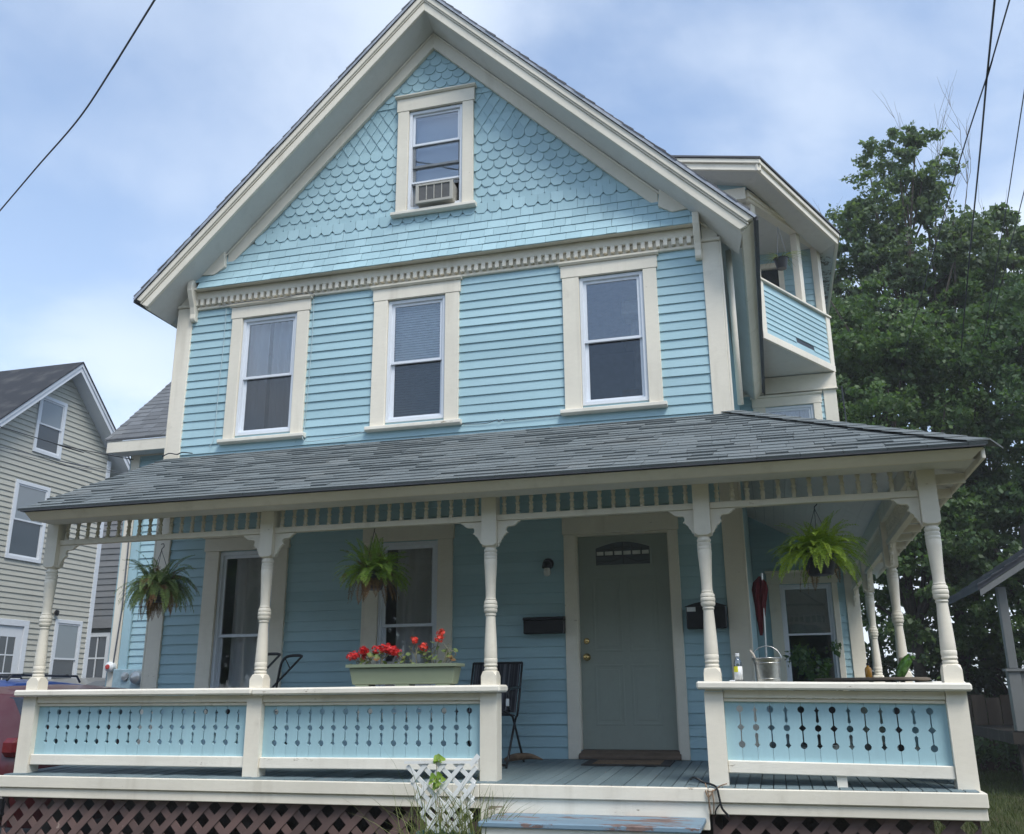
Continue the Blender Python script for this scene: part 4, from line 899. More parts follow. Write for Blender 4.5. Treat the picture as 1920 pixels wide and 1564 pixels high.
WR = MB().yz([(4.655, 4.47), (7.3, lwz(7.3)-0.03), (9.95, 4.47), (9.95, 4.49), (7.3, lwz(7.3)-0.008), (4.655, 4.49)], -8.13, XL-0.02).build('left_wing_roof', 'shingle_wing', H)
for i in range(24):
    y0, y1 = 4.65+i*0.105, 4.65+(i+1.12)*0.105; x = -8.150+rnd(-0.006, 0.004); o = rnd(0, 0.2); first = True
    while x < -6.2:
        wv = rnd(0.18, 0.34)-(o if first else 0); wv = max(wv, 0.07); first = False; th = random.choice([0.011, 0.014, 0.020])
        MB().hexa([(x, y0, lwz(y0)-0.006), (x+wv-0.004, y0, lwz(y0)-0.006), (x+wv-0.004, y1, lwz(y1)-0.006), (x, y1, lwz(y1)-0.006), (x, y0, lwz(y0)+th), (x+wv-0.004, y0, lwz(y0)+th), (x+wv-0.004, y1, lwz(y1)+0.001), (x, y1, lwz(y1)+0.001)]).build('roof_shingle', 'shingle_wing', WR); x += wv
MB().box(-8.11, XL-0.02, 4.665, 4.70, 4.285, 4.468).build('left_wing_fascia', 'cream', H, bev=0.004)
MB().box(-8.10, XL-0.02, 4.702, 4.998, 4.30, 4.318).build('left_wing_soffit', 'soffit', H)
MB().yz([(4.70, 4.30), (7.3, 6.85), (7.3, 6.98), (4.70, 4.46)], -8.11, -8.08).build('left_wing_rake', 'cream', H)

# ------------------------------------------------------------------ neighbouring house on the left (its gable faces the driveway)
NB = thing('house', 'beige vinyl sided neighbouring house with white trim and a steep gable', 'house', (-12.5, 0, GZ), math.pi/2, local=True)
ORG[NB] = np.array([0, 0, GZ])                                   # local x = world y, local -y faces the driveway
NA, NZ, NS = 8.50, 7.58, 0.93
nslope = lambda z: (NZ-0.10-z)/NS
nh = [(7.77, 8.56, 5.42, 6.66), (7.46, 8.40, 3.20, 4.77), (9.04, 9.84, 0.55, 2.14), (7.15, 8.32, -0.5, 2.05)]
NWALL = MB().xz(cliprect([(3.6, GZ), (10.13, GZ), (10.13, 5.7), (NA, NZ-0.15), (3.6, NZ-0.15-(NA-3.6)*NS)], 3.6, 10.13, GZ, 9), 0.0, 0.1).build('gable_wall', 'siding', NB)
nfl = lambda z: (max(3.6, NA-nslope(z)), min(10.02, NA+nslope(z)))
clapboards(NWALL, 3.6, 10.02, -0.55, 7.40, nh, 0.0, 'siding', e=0.108, th=0.022, name='siding_board', topf=nfl, split=20)
MB().box(10.02, 10.145, -0.035, 0.02, GZ, 5.75).build('corner_board', 'nbtrim', NB, bev=0.004)
def nwin(x0, x1, z0, z1, lo='glass_dark'):
    c = 0.075; w_ = MB().ring(x0, x1, z0, z1, x0+c, x1-c, z0+c, z1-c, -0.045, 0.005).build('window', 'nbtrim', NB, bev=0.004); zm = (z0+z1)/2
    MB().ring(x0+c+0.002, x1-c-0.002, zm-0.012, z1-c-0.002, x0+c+0.03, x1-c-0.03, zm+0.02, z1-c-0.03, -0.032, -0.012).build('upper_sash', 'nbtrim', w_)
    MB().ring(x0+c+0.002, x1-c-0.002, z0+c+0.002, zm+0.012, x0+c+0.03, x1-c-0.03, z0+c+0.03, zm-0.015, -0.012, 0.0).build('lower_sash', 'nbtrim', w_)
    MB().box(x0+c+0.03, x1-c-0.03, -0.022, -0.020, zm+0.02, z1-c-0.03).build('pane', 'pane_pale', w_); MB().box(x0+c+0.03, x1-c-0.03, -0.006, -0.004, z0+c+0.03, zm-0.015).build('pane', 'pane_dark', w_)
    return w_
def pane_mat(nm, col, refl):
    m, t, b, o = newmat(nm); b.inputs['Base Color'].default_value = (*col, 1); b.inputs['Roughness'].default_value = 0.06; b.inputs['Specular IOR Level'].default_value = refl; M[nm] = m
pane_mat('pane_pale', (0.16, 0.19, 0.21), 1.0); pane_mat('pane_dark', (0.025, 0.033, 0.042), 0.8)
for q in nh[:3]: nwin(*q)
nd = MB().ring(7.15, 8.32, -0.6, 2.05, 7.27, 8.20, -0.5, 1.93, -0.05, 0.01).build('door', 'nbtrim', NB, bev=0.004)
MB().ring(7.275, 8.195, -0.5, 1.925, 7.43, 8.04, 0.35, 1.72, -0.02, 0.004).build('door_leaf', 'nbtrim', nd)
MB().box(7.43, 8.04, -0.010, -0.006, 0.35, 1.72).build('door_pane', 'pane_dark', nd)
for i in range(1, 3): MB().box(7.43+0.61*i/3-0.012, 7.43+0.61*i/3+0.012, -0.018, -0.011, 0.35, 1.72).build('muntin', 'nbtrim', nd)
for i in range(1, 4): MB().box(7.43, 8.04, -0.020, -0.012, 0.35+1.37*i/4-0.012, 0.35+1.37*i/4+0.012).build('muntin', 'nbtrim', nd)
def nrake(sd, d0, d1, y0, y1, nm, mat, L):
    pt = lambda s, d: (NA+sd*s, NZ-s*NS-d)
    return MB().xz([pt(0, d0), pt(L, d0), pt(L, d1), pt(0, d1)], y0, y1).build(nm, mat, NB)
for sd, L_ in ((1, 2.15), (-1, 5.2)):
    nrake(sd, 0.0, 0.035, -0.36, 8.0, 'roof', 'shingle_nb', L_); nrake(sd, 0.037, 0.115, -0.345, -0.30, 'rake_crown', 'nbtrim', L_); nrake(sd, 0.117, 0.23, -0.325, -0.29, 'rake_fascia', 'nbtrim', L_)
    nrake(sd, 0.20, 0.225, -0.288, 8.0, 'rake_soffit', 'nbtrim', L_)
MB().lathe([(0.03, 0), (0.045, 0.04), (0.05, 0.09), (0.02, 0.12)], (9.0, -0.07, 2.20), 10).build('light_fixture', 'black_plastic', NB)
# ---- grey building in the gap behind
GH = thing('house', 'grey weathered board building glimpsed between the two houses', 'house', (-15.2, 14.3, GZ))
gw = MB().box(-18, -12.4, 14.05, 14.6, GZ, 5.3).build('wall', 'grey_siding', GH)
for i in range(36):
    z = -0.6+i*0.163; MB().hexa([(-17.9, 14.025, z), (-12.5, 14.025, z), (-12.5, 14.05, z), (-17.9, 14.05, z), (-17.9, 14.045, z+0.175), (-12.5, 14.045, z+0.175), (-12.5, 14.05, z+0.175), (-17.9, 14.05, z+0.175)]).build('board', 'grey_siding', gw)
MB().box(-17, -12.5, 13.9, 14.02, 2.32, 2.55).build('belt_board', 'grey_siding', GH)
gwn = MB().ring(-15.75, -15.0, -0.2, 2.2, -15.66, -15.09, -0.1, 2.1, 13.96, 14.03).build('window', 'nbtrim', GH)
MB().box(-15.66, -15.09, 14.0, 14.01, -0.1, 2.1).build('pane', 'pane_dark', gwn)
MB().box(-15.39, -15.36, 13.975, 13.998, -0.1, 2.1).build('muntin', 'nbtrim', gwn)
for z in (0.35, 0.98, 1.55): MB().box(-15.66, -15.09, 13.98, 13.998, z-0.02, z+(0.05 if z == 0.98 else 0.02)).build('muntin', 'nbtrim', gwn)

# ------------------------------------------------------------------ neighbouring porch on the right
RN = thing('porch', 'weathered neighbouring porch with grey roof at the right edge', 'porch', (6.4, 9.2, GZ))
pz = lambda x: 2.10+(x-4.98)*0.62
rfp = MB().xz([(4.98, 2.08), (8.5, pz(8.5)-0.02), (8.5, pz(8.5)+0.10), (4.98, 2.16)], 8.7, 12.5).build('roof', 'shingle_nb', RN)
for i in range(16):
    x = 4.98+i*0.21; MB().hexa([(x, 8.68, pz(x)+0.05), (x+0.24, 8.68, pz(x+0.24)+0.04), (x+0.24, 12.4, pz(x+0.24)+0.04), (x, 12.4, pz(x)+0.05), (x, 8.68, pz(x)+0.085), (x+0.24, 8.68, pz(x+0.24)+0.055), (x+0.24, 12.4, pz(x+0.24)+0.055), (x, 12.4, pz(x)+0.085)]).build('roof_course', 'shingle_nb', rfp)
MB().xz([(5.0, 1.99), (8.5, pz(8.5)-0.15), (8.5, pz(8.5)-0.03), (5.0, 2.085)], 8.66, 8.69).build('fascia', 'nb_porch', RN)
MB().box(5.30, 5.43, 8.95, 9.08, 0.9, 2.15).build('post', 'nb_porch', RN, bev=0.01)
MB().box(5.27, 5.45, 8.93, 9.10, -0.02, 0.9).build('newel', 'nb_porch', RN, bev=0.01)
MB().box(5.46, 8.5, 8.97, 9.03, 0.02, 0.86).build('panel', 'nb_porch', RN)
MB().box(5.24, 8.5, 8.90, 9.12, 0.862, 0.90).build('rail', 'nb_porch', RN)
MB().box(5.2, 8.5, 8.9, 12, -0.20, -0.03).build('floor', 'fence', RN)
for px in (5.35, 7.5): MB().box(px-0.06, px+0.06, 9.0, 9.12, GZ, -0.2).build('pier', 'fence', RN)
MB().box(6.6, 8.6, 10.2, 12.4, GZ, 3.6).build('wall', 'fence', RN)
fn = thing('fence', 'dark weathered board fence beneath the trees', 'fence', (6.5, 14.2, GZ))
for i in range(34):
    x = 3.2+i*0.27; MB().box(x, x+0.255, 14.2+rnd(-0.01, 0.01), 14.225, GZ, 0.45+rnd(-0.03, 0.05)).build('plank', 'fence', fn)
for z in (-0.6, 0.15): MB().box(3.2, 12.3, 14.226, 14.27, z, z+0.09).build('rail', 'fence', fn)
# ------------------------------------------------------------------ cars in the driveway
def car(label, x0, y0, w, L, paint_, rack=False, hgt=1.68):
    t = thing('parked_car', label, 'car', (x0+w/2, y0+L/2, GZ), group='cars parked in the driveway'); cx = x0+w/2; hw = w/2; s = L/4.6; k = hgt/1.68
    st = [(0.0, 0.42, 0.62, 0.80, 0.84, 0.80, 0.72), (0.07, 0.36, 0.66, 0.98, 1.02, 0.88, 0.80), (0.16, 0.32, 0.70, 1.02, 1.16, 0.96, 0.82), (0.42, 0.28, 0.72, 1.02, 1.58, 1.0, 0.80), (0.75, 0.26, 0.72, 1.02, 1.655, 1.0, 0.80), (1.6, 0.25, 0.72, 1.01, 1.68, 1.0, 0.80), (2.5, 0.25, 0.72, 1.00, 1.64, 1.0, 0.79), (2.9, 0.26, 0.72, 1.00, 1.50, 1.0, 0.80), (3.5, 0.27, 0.72, 0.99, 1.06, 1.0, 0.86), (4.2, 0.30, 0.70, 0.92, 0.96, 0.97, 0.80), (4.52, 0.34, 0.62, 0.78, 0.80, 0.88, 0.70), (4.6, 0.42, 0.58, 0.68, 0.70, 0.80, 0.60)]
    def sec(a):
        y, zb, zm, zl, zr, ws, wr = a; y = y0+y*s; z = lambda q: GZ+q*k
        half = [(0, z(zb)), (hw*0.86*ws, z(zb)), (hw*ws, z(zm)), (hw*0.97*ws, z(zl)), (hw*wr*ws, z(zr-0.035*(zr-zl > 0.1))), (hw*wr*ws*0.55, z(zr)), (0, z(zr+0.012))]
        return [(cx+a_, y, b) for a_, b in half]+[(cx-a_, y, b) for a_, b in reversed(half[1:-1])]
    S = [sec(a) for a in st]; n = len(S[0]); m = MB(); m.add(sum(S, []), [(i*n+j, i*n+(j+1) % n, (i+1)*n+(j+1) % n, (i+1)*n+j) for i in range(len(S)-1) for j in range(n)]+[tuple(range(n-1, -1, -1)), tuple((len(S)-1)*n+j for j in range(n))])
    bd = m.build('body', paint_, t, smooth='auto')
    def on(i, j, u, v, off=0.012):                                # bilinear point on the loft
        a, b, c, d = (Vector(S[i][j]), Vector(S[i][(j+1) % n]), Vector(S[i+1][(j+1) % n]), Vector(S[i+1][j]))
        p = (a*(1-u)+d*u)*(1-v)+(b*(1-u)+c*u)*v; nn = (d-a).cross(b-a).normalized()
        if nn.x*(p.x-cx)+nn.z*(p.z-GZ-0.8) < 0: nn = -nn
        return p+nn*off
    def glass(i0, i1, j, nm):
        q = [on(i0, j, 0.12, 0.06), on(i1, j, 0.88, 0.06), on(i1, j, 0.88, 0.90), on(i0, j, 0.12, 0.90)]
        MB().add(q, [(0, 1, 2, 3)]).build(nm, 'carglass', t)
    for j in (3, n-4):
        glass(3, 4, j, 'side_window'); glass(5, 5, j, 'side_window'); glass(6, 6, j, 'side_window')
    yb = y0+0.10*s; zl = lambda q: GZ+q*k
    MB().add([(cx-hw*0.78, y0+0.135*s, zl(1.06)), (cx+hw*0.78, y0+0.135*s, zl(1.06)), (cx+hw*0.70, y0+0.40*s, zl(1.55)), (cx-hw*0.70, y0+0.40*s, zl(1.55))], [(0, 1, 2, 3)]).build('rear_window', 'carglass', t)
    for sx in (-1, 1):
        MB().box(*sorted((cx+sx*hw*0.70, cx+sx*hw*0.93)), y0-0.012, y0+0.16, zl(0.98), zl(1.16)).build('tail_lamp', 'tail_red', t, bev=0.045)
        for yy in (0.95, 3.65):
            wh = MB().lathe([(0.20, -0.11), (0.33, -0.11), (0.345, -0.06), (0.345, 0.06), (0.33, 0.11), (0.20, 0.11)], (0, 0, 0), 24, 'y'); v = [(cx+sx*(hw-0.10)+b, y0+yy*s+a, GZ+0.345+c) for a, b, c in wh.v]; wh.v = v; tw = wh.build('wheel', 'tyre', t, smooth='auto')
            rm = MB().lathe([(0.02, 0.115), (0.19, 0.118), (0.195, 0.10)], (0, 0, 0), 16, 'y'); rm.v = [(cx+sx*(hw-0.10)-b*sx*-1, y0+yy*s+a, GZ+0.345+c) for a, b, c in rm.v]; rm.build('rim', 'chrome', tw)
        MB().box(*sorted((cx+sx*(hw+0.02), cx+sx*(hw+0.19))), y0+2.95*s, y0+3.07*s, zl(1.02), zl(1.16)).build('mirror', paint_, t, bev=0.03)
    MB().box(cx-hw*0.85, cx+hw*0.85, y0-0.05, y0+0.14, zl(0.40), zl(0.64)).build('bumper', 'black_plastic', t, bev=0.04)
    MB().box(cx-0.2, cx+0.2, y0-0.056, y0-0.052, zl(0.66), zl(0.78)).build('number_plate', 'label_white', t)
    if rack:
        for sx in (-1, 1):
            xx = cx+sx*hw*0.62; MB().tube([(xx, y0+0.7*s, zl(1.66)), (xx, y0+0.8*s, zl(1.735)), (xx, y0+2.4*s, zl(1.735)), (xx, y0+2.5*s, zl(1.65))], 0.018, 8).build('roof_rail', 'black_plastic', t)
        for yy in (1.0, 2.1): MB().box(cx-hw*0.64, cx+hw*0.64, y0+yy*s, y0+yy*s+0.05, zl(1.735), zl(1.755)).build('roof_bar', 'black_plastic', t)
    return t
car('maroon car parked beside the blue porch', -7.22, 0.75, 1.78, 4.15, 'car_red', hgt=1.68)
car('blue car with black roof bars in the driveway', -10.37, 3.6, 1.75, 3.9, 'car_blue', True, 1.80)
car('grey car in the driveway behind the blue car', -12.34, 7.7, 1.72, 4.2, 'car_grey', False, 1.90)

# ------------------------------------------------------------------ trees
def leaf_cloud(rng, centers, radii, per, size, droop=0.3):
    cs = np.repeat(centers, per, 0); rs = np.repeat(radii, per, 0); n = len(cs)
    d = rng.normal(size=(n, 3)); d /= np.linalg.norm(d, axis=1)[:, None]; r = rng.random(n)**0.5
    p = cs+d*rs*r[:, None]
    a = rng.normal(size=(n, 3)); a[:, 2] -= droop; a /= np.linalg.norm(a, axis=1)[:, None]
    b = rng.normal(size=(n, 3)); b -= (b*a).sum(1)[:, None]*a; b /= np.linalg.norm(b, axis=1)[:, None]
    b = b*0.7+np.cross(a, [0, 0, 1.])*0.6; b /= np.linalg.norm(b, axis=1)[:, None]
    s = size*(0.45+1.1*rng.random(n)**1.5)[:, None]; nn = np.cross(a, b)
    v = np.stack([p, p+a*s*0.45+b*s*0.34+nn*s*0.08, p+a*s, p+a*s*0.45-b*s*0.34+nn*s*0.08], 1).reshape(-1, 3)
    q = np.arange(n*4).reshape(-1, 4); return v, q
def tree(name, label, base, height, crown, seed, leafmat, nclump=60, per=150, size=0.14, trunk_r=0.16, bark='bark', group='trees behind the porch', clump_r=0.55, trunkto=0.75):
    """crown: list of (dx, dy, z, rx, ry, rz) ellipsoids; clumps sit mostly near their surface"""
    rng = np.random.default_rng(seed); bx_, by_ = base
    t = thing(name, label, 'tree', (bx_, by_, GZ), group=group)
    cs = []
    vol = np.array([c[3]*c[4]*c[5] for c in crown])**(2/3); vol = vol/vol.sum()
    for c, f in zip(crown, vol):
        k = max(4, int(nclump*f)); d = rng.normal(size=(k, 3)); d /= np.linalg.norm(d, axis=1)[:, None]
        r = 0.55+0.50*rng.random(k)**0.7; cs.append(np.array([bx_+c[0], by_+c[1], c[2]])+d*np.array(c[3:6])*r[:, None])
    cs = np.concatenate(cs); cs = cs[cs[:, 2] > GZ+0.6]
    rad = np.stack([clump_r*(0.6+0.8*rng.random(len(cs)))]*3, 1); rad[:, 2] *= 0.62
    k = 5; sc = np.repeat(cs, k, 0); sr = np.repeat(rad, k, 0); d = rng.normal(size=(len(sc), 3)); d /= np.linalg.norm(d, axis=1)[:, None]
    sc = sc+d*sr*(0.55+0.6*rng.random(len(sc)))[:, None]; sr = sr*(0.30+0.35*rng.random(len(sc)))[:, None]; sr[:, 2] *= 0.75
    keep = sc[:, 2] > GZ+0.3; sc, sr = sc[keep], sr[keep]
    v, q = leaf_cloud(rng, sc, sr, max(4, int(per/k)), size)
    me = numesh('crown', v, q); place('crown', me, leafmat, t, (0, 0, 0)); me.materials[0] = M[leafmat]
    # trunk and limbs
    m = MB(); top = GZ+height*trunkto; pts = [(bx_+rng.normal()*0.04*i, by_+rng.normal()*0.04*i, GZ-0.1+(top-GZ)*i/5) for i in range(6)]
    m.tube(pts, [trunk_r*(1-0.165*i) for i in range(6)], 9); tk = m.build('trunk', bark, t, smooth=True)
    idx = rng.choice(len(cs), min(len(cs), 34), replace=False)
    for i in idx:
        c = cs[i]; k = rng.integers(2, 6); p0 = Vector(pts[k]);  e = Vector(c)
        if p0.z > e.z: p0 = Vector(pts[max(1, k-2)])
        mid = (p0+e)*0.5+Vector((rng.normal()*0.2, rng.normal()*0.2, 0.2)); r = trunk_r*0.34
        MB().tube(spline([p0, mid, e], 4), [r*(1-0.085*j) for j in range(9)], 5).build('limb', bark, t)
    return t
# broad maples and understorey along the boundary
tree('maple_tree', 'dense dark green maple close behind the porch corner', (4.9, 15.4), 9.5, [(0.2, 0.2, 6.0, 2.0, 1.7, 3.4), (0.1, -0.6, 3.0, 1.8, 1.3, 1.9), (-0.3, 0.4, 8.3, 1.5, 1.3, 1.9)], 3, 'leaf_tree', 230, 260, 0.115, 0.17, clump_r=0.5)
tree('maple_tree', 'broad shady maple filling the right edge behind the neighbouring porch', (8.4, 15.6), 10, [(0, 0, 6.2, 2.4, 2.0, 3.2), (-0.6, -0.6, 3.0, 2.2, 1.4, 2.0), (0.6, 0.4, 8.6, 1.9, 1.5, 1.9)], 5, 'leaf_dark', 250, 260, 0.115, 0.2, clump_r=0.52)
tree('maple_tree', 'round topped maple standing between the two larger maples', (6.7, 17.6), 10.5, [(0, 0, 7.0, 2.2, 1.9, 3.3), (0.2, 0, 9.6, 1.6, 1.4, 1.5), (-0.5, -0.4, 3.2, 2.2, 1.5, 2.0)], 8, 'leaf_tree', 220, 240, 0.12, 0.19, clump_r=0.52)
tree('ash_tree', 'tall light green ash rising above the other trees', (6.1, 17.2), 16, [(-0.1, 0, 14.2, 0.75, 0.7, 1.5), (0.75, 0.2, 14.2, 0.6, 0.6, 1.5), (-0.7, 0, 12.6, 0.9, 0.8, 1.3), (0.4, 0, 11.6, 1.5, 1.1, 1.2), (-1.0, 0.2, 10.9, 1.3, 1.1, 1.2), (1.8, 0, 11.6, 0.7, 0.6, 1.2)], 13, 'leaf_ash', 180, 190, 0.12, 0.15, clump_r=0.38, trunkto=0.86)
tree('young_ash_tree', 'small light green ash beside the balcony roof', (4.35, 17.6), 12, [(0, 0, 11.2, 0.6, 0.6, 1.4), (-0.2, 0, 9.6, 1.1, 1.0, 1.2), (0.5, 0, 9.0, 1.0, 1.0, 1.2)], 17, 'leaf_ash', 70, 120, 0.16, 0.1, clump_r=0.36)
tree('young_ash_tree', 'light green ash crown above the shady maple at the right', (8.7, 18.2), 13, [(0, 0, 11.6, 0.9, 0.8, 1.3), (1.1, 0, 10.4, 1.3, 0.9, 1.3), (-0.9, 0, 10.2, 1.1, 0.9, 1.2)], 19, 'leaf_ash', 100, 150, 0.16, 0.1, clump_r=0.38)
for i, (sx, sy, h_, lab) in enumerate([(3.3, 16.6, 2.9, 'dark leafy shrub seen between the side porch posts'), (5.2, 17.4, 2.6, 'dark leafy shrub behind the right corner post'), (7.0, 16.4, 2.7, 'dark leafy shrub beyond the fence right of the corner post'), (8.9, 17.6, 2.9, 'dark leafy shrub behind the neighbouring porch post'), (10.9, 16.5, 3.0, 'dark leafy shrub at the right picture edge')]):
    tree('shrub', lab, (sx, sy), h_, [(0, 0, GZ+h_*0.50, 1.25, 0.9, h_*0.48), (0.3, 0.2, GZ+h_*0.75, 0.9, 0.7, h_*0.35)], 80+i, 'leaf_dark', 70, 120, 0.11, 0.06, group='shrubs under the trees', clump_r=0.36, trunkto=0.6)
for i, (sx, sy, hh) in enumerate([(-21, -24, 11), (-14, -21, 9.5), (-8, -23, 10.4), (-2.5, -21.5, 9.6), (3.5, -22.5, 10.6), (9, -21, 9.4), (15, -23, 10.6), (22, -24, 11)]):  # out-of-view row added to block low sky and darken the porch wall
    tree('added_street_tree', 'leafy tree added across the road to shade the porch, mirrored in the windows', (sx, sy), hh, [(0, 0, hh*0.52, 3.3, 2.4, hh*0.40), (0.5, 0, hh*0.75-0.6, 2.3, 1.8, hh*0.22), (-0.4, 0.2, hh*0.25, 2.8, 1.6, 1.2)], 60+i, 'leaf_tree', 120, 110, 0.42, 0.2, group='added trees across the street', clump_r=1.05)
tree('young_ash_tree', 'light green ash at the far right picture edge', (10.3, 17.5), 12, [(0, 0, 11.0, 1.2, 1.0, 1.5), (-0.4, 0, 9.4, 1.5, 1.1, 1.5), (0.6, 0, 8.2, 1.6, 1.2, 1.8)], 29, 'leaf_ash', 120, 160, 0.13, 0.12, clump_r=0.42)
def dead_tree(label, base, h, seed, spread=0.5, lean=0.0):
    rng = random.Random(seed); t = thing('dead_tree', label, 'tree', (base[0], base[1], GZ), group='bare branches above the foliage'); m = MB()
    def grow(p, d, L_, r, depth):
        pts = [p]; dd = d.copy()
        for i in range(4):
            dd = (dd+Vector((rng.gauss(0, 0.10), rng.gauss(0, 0.10), 0.06))).normalized(); pts.append(pts[-1]+dd*L_/4)
        m.tube(pts, [r*(1-0.16*i) for i in range(5)], 5)
        if depth == 0: return
        for k in range(3 if depth > 1 else 4):
            i = rng.randint(1, 4); nd = (dd+Vector((rng.gauss(0, spread), rng.gauss(0, spread), 0.25))).normalized()
            grow(pts[i], nd, L_*rng.uniform(0.45, 0.68), max(r*0.42, 0.006), depth-1)
        grow(pts[4], dd, L_*0.62, max(r*0.45, 0.006), depth-1)
    grow(Vector((base[0], base[1], GZ)), Vector((lean, 0, 1)).normalized(), h*0.55, 0.11, 4)
    m.build('branches', 'bark_dead', t)
dead_tree('bare grey dead tree just right of the balcony roof', (4.35, 19.0), 14.4, 4, 0.42)
dead_tree('bare grey dead tree near the overhead wires', (8.9, 19.5), 14.0, 9, 0.45, 0.05)
dead_tree('thin bare dead tree beside the tall ash', (7.5, 19.0), 14.6, 15, 0.22)
# ivy-like undergrowth at the foot of the trees
rng = np.random.default_rng(5)
cs = np.stack([rng.uniform(3.4, 11.5, 60), rng.uniform(13.2, 14.0, 60), rng.uniform(GZ+0.1, GZ+0.7, 60)], 1); v, q = leaf_cloud(rng, cs, np.full((60, 3), 0.35), 90, 0.11)
sh = place('undergrowth', numesh('undergrowth', v, q), 'leaf_dark', None, (0, 0, 0), kind='stuff', label='dark undergrowth along the fence', category='plants')
# lawn blades on the strip of grass at the right
def blades(n, x0, x1, y0, y1, h, z, seed, name, mat, label):
    rng = np.random.default_rng(seed); p = np.stack([rng.uniform(x0, x1, n), rng.uniform(y0, y1, n), np.full(n, z)], 1)
    a = rng.uniform(0, 2*math.pi, n); d = np.stack([np.cos(a), np.sin(a), np.zeros(n)], 1)*0.006; hh = h*(0.4+rng.random(n))[:, None]
    le = rng.normal(size=(n, 3))*0.4; le[:, 2] = 1; v = np.stack([p-d, p+d, p+le*hh+d*0.2, p+le*hh-d*0.2], 1).reshape(-1, 3)
    return place(name, numesh(name, v, np.arange(n*4).reshape(-1, 4)), mat, None, (0, 0, 0), kind='stuff', label=label, category='grass')
blades(26000, 3.15, 8.5, 1.0, 13.5, 0.08, GZ, 3, 'lawn_grass', 'lawn', 'short lawn grass to the right of the porch')

# ------------------------------------------------------------------ overhead wires
def wire(label, pts, r, mat='wire', n=6, far=16, near=16):
    pts = [Vector(p) for p in pts]
    if far: pts = [pts[0]+(pts[0]-pts[1]).normalized()*far]+pts
    if near: pts = pts+[pts[-1]+(pts[-1]-pts[-2]).normalized()*near]
    MB().tube(spline(pts, 10), r, n).build('overhead_wire', mat, None, smooth=True, label=label, cat='wire', group='overhead wires')
def sub(p, q, k=6, sag=0.0): return [Vector(p).lerp(Vector(q), i/k)-Vector((0, 0, sag*4*(i/k)*(1-i/k))) for i in range(k+1)]
wire('thick dark wire sloping across the upper left sky', [(-10.203, 3.913, 8.5), (-8.566, 2.92, 8.47), (-7.024, 1.995, 8.45), (-5.724, 1.109, 8.47), (-4.607, 0.327, 8.5)], 0.0125)
wire('twisted dark service wire crossing behind the cable at the upper right', [(4.974, 2.451, 8), (5.009, 3.607, 8), (5.034, 5.852, 8), (5.152, 9.795, 8)], 0.010)
wire('thick service cable hanging at the upper right', [(4.813, 2.405, 8), (5.023, 3.935, 8), (5.264, 5.63, 8), (5.77, 9.294, 8), (6.632, 15.359, 8)], 0.013)
wire('thin wire second from the right edge', [(5.549, 4.369, 8), (6.035, 7.774, 8), (6.974, 14.714, 8)], 0.008)
wire('thin wire closest to the right edge', [(6.162, 7.115, 8), (6.663, 11.5, 8), (6.961, 14.355, 8)], 0.008)
UA, UB = [(-8.559, 2.978, 4.3), (-8.395, 3.952, 4.27)], [(-8.666, 3.14, 4.05), (-8.365, 3.963, 4.02)]
wire('upper service wire reaching the left wing', UA+[(-7.80, 4.93, 4.22)], 0.007, near=0)
wire('lower pair of service wires in front of the beige gable', UB+[(-7.80, 4.95, 3.98)], 0.005, 'wire_grey', near=0)
wire('lowest thin service wire in front of the beige gable', [(x, y, z-0.05) for x, y, z in UB]+[(-7.80, 4.95, 3.96)], 0.004, 'wire_grey', near=0)
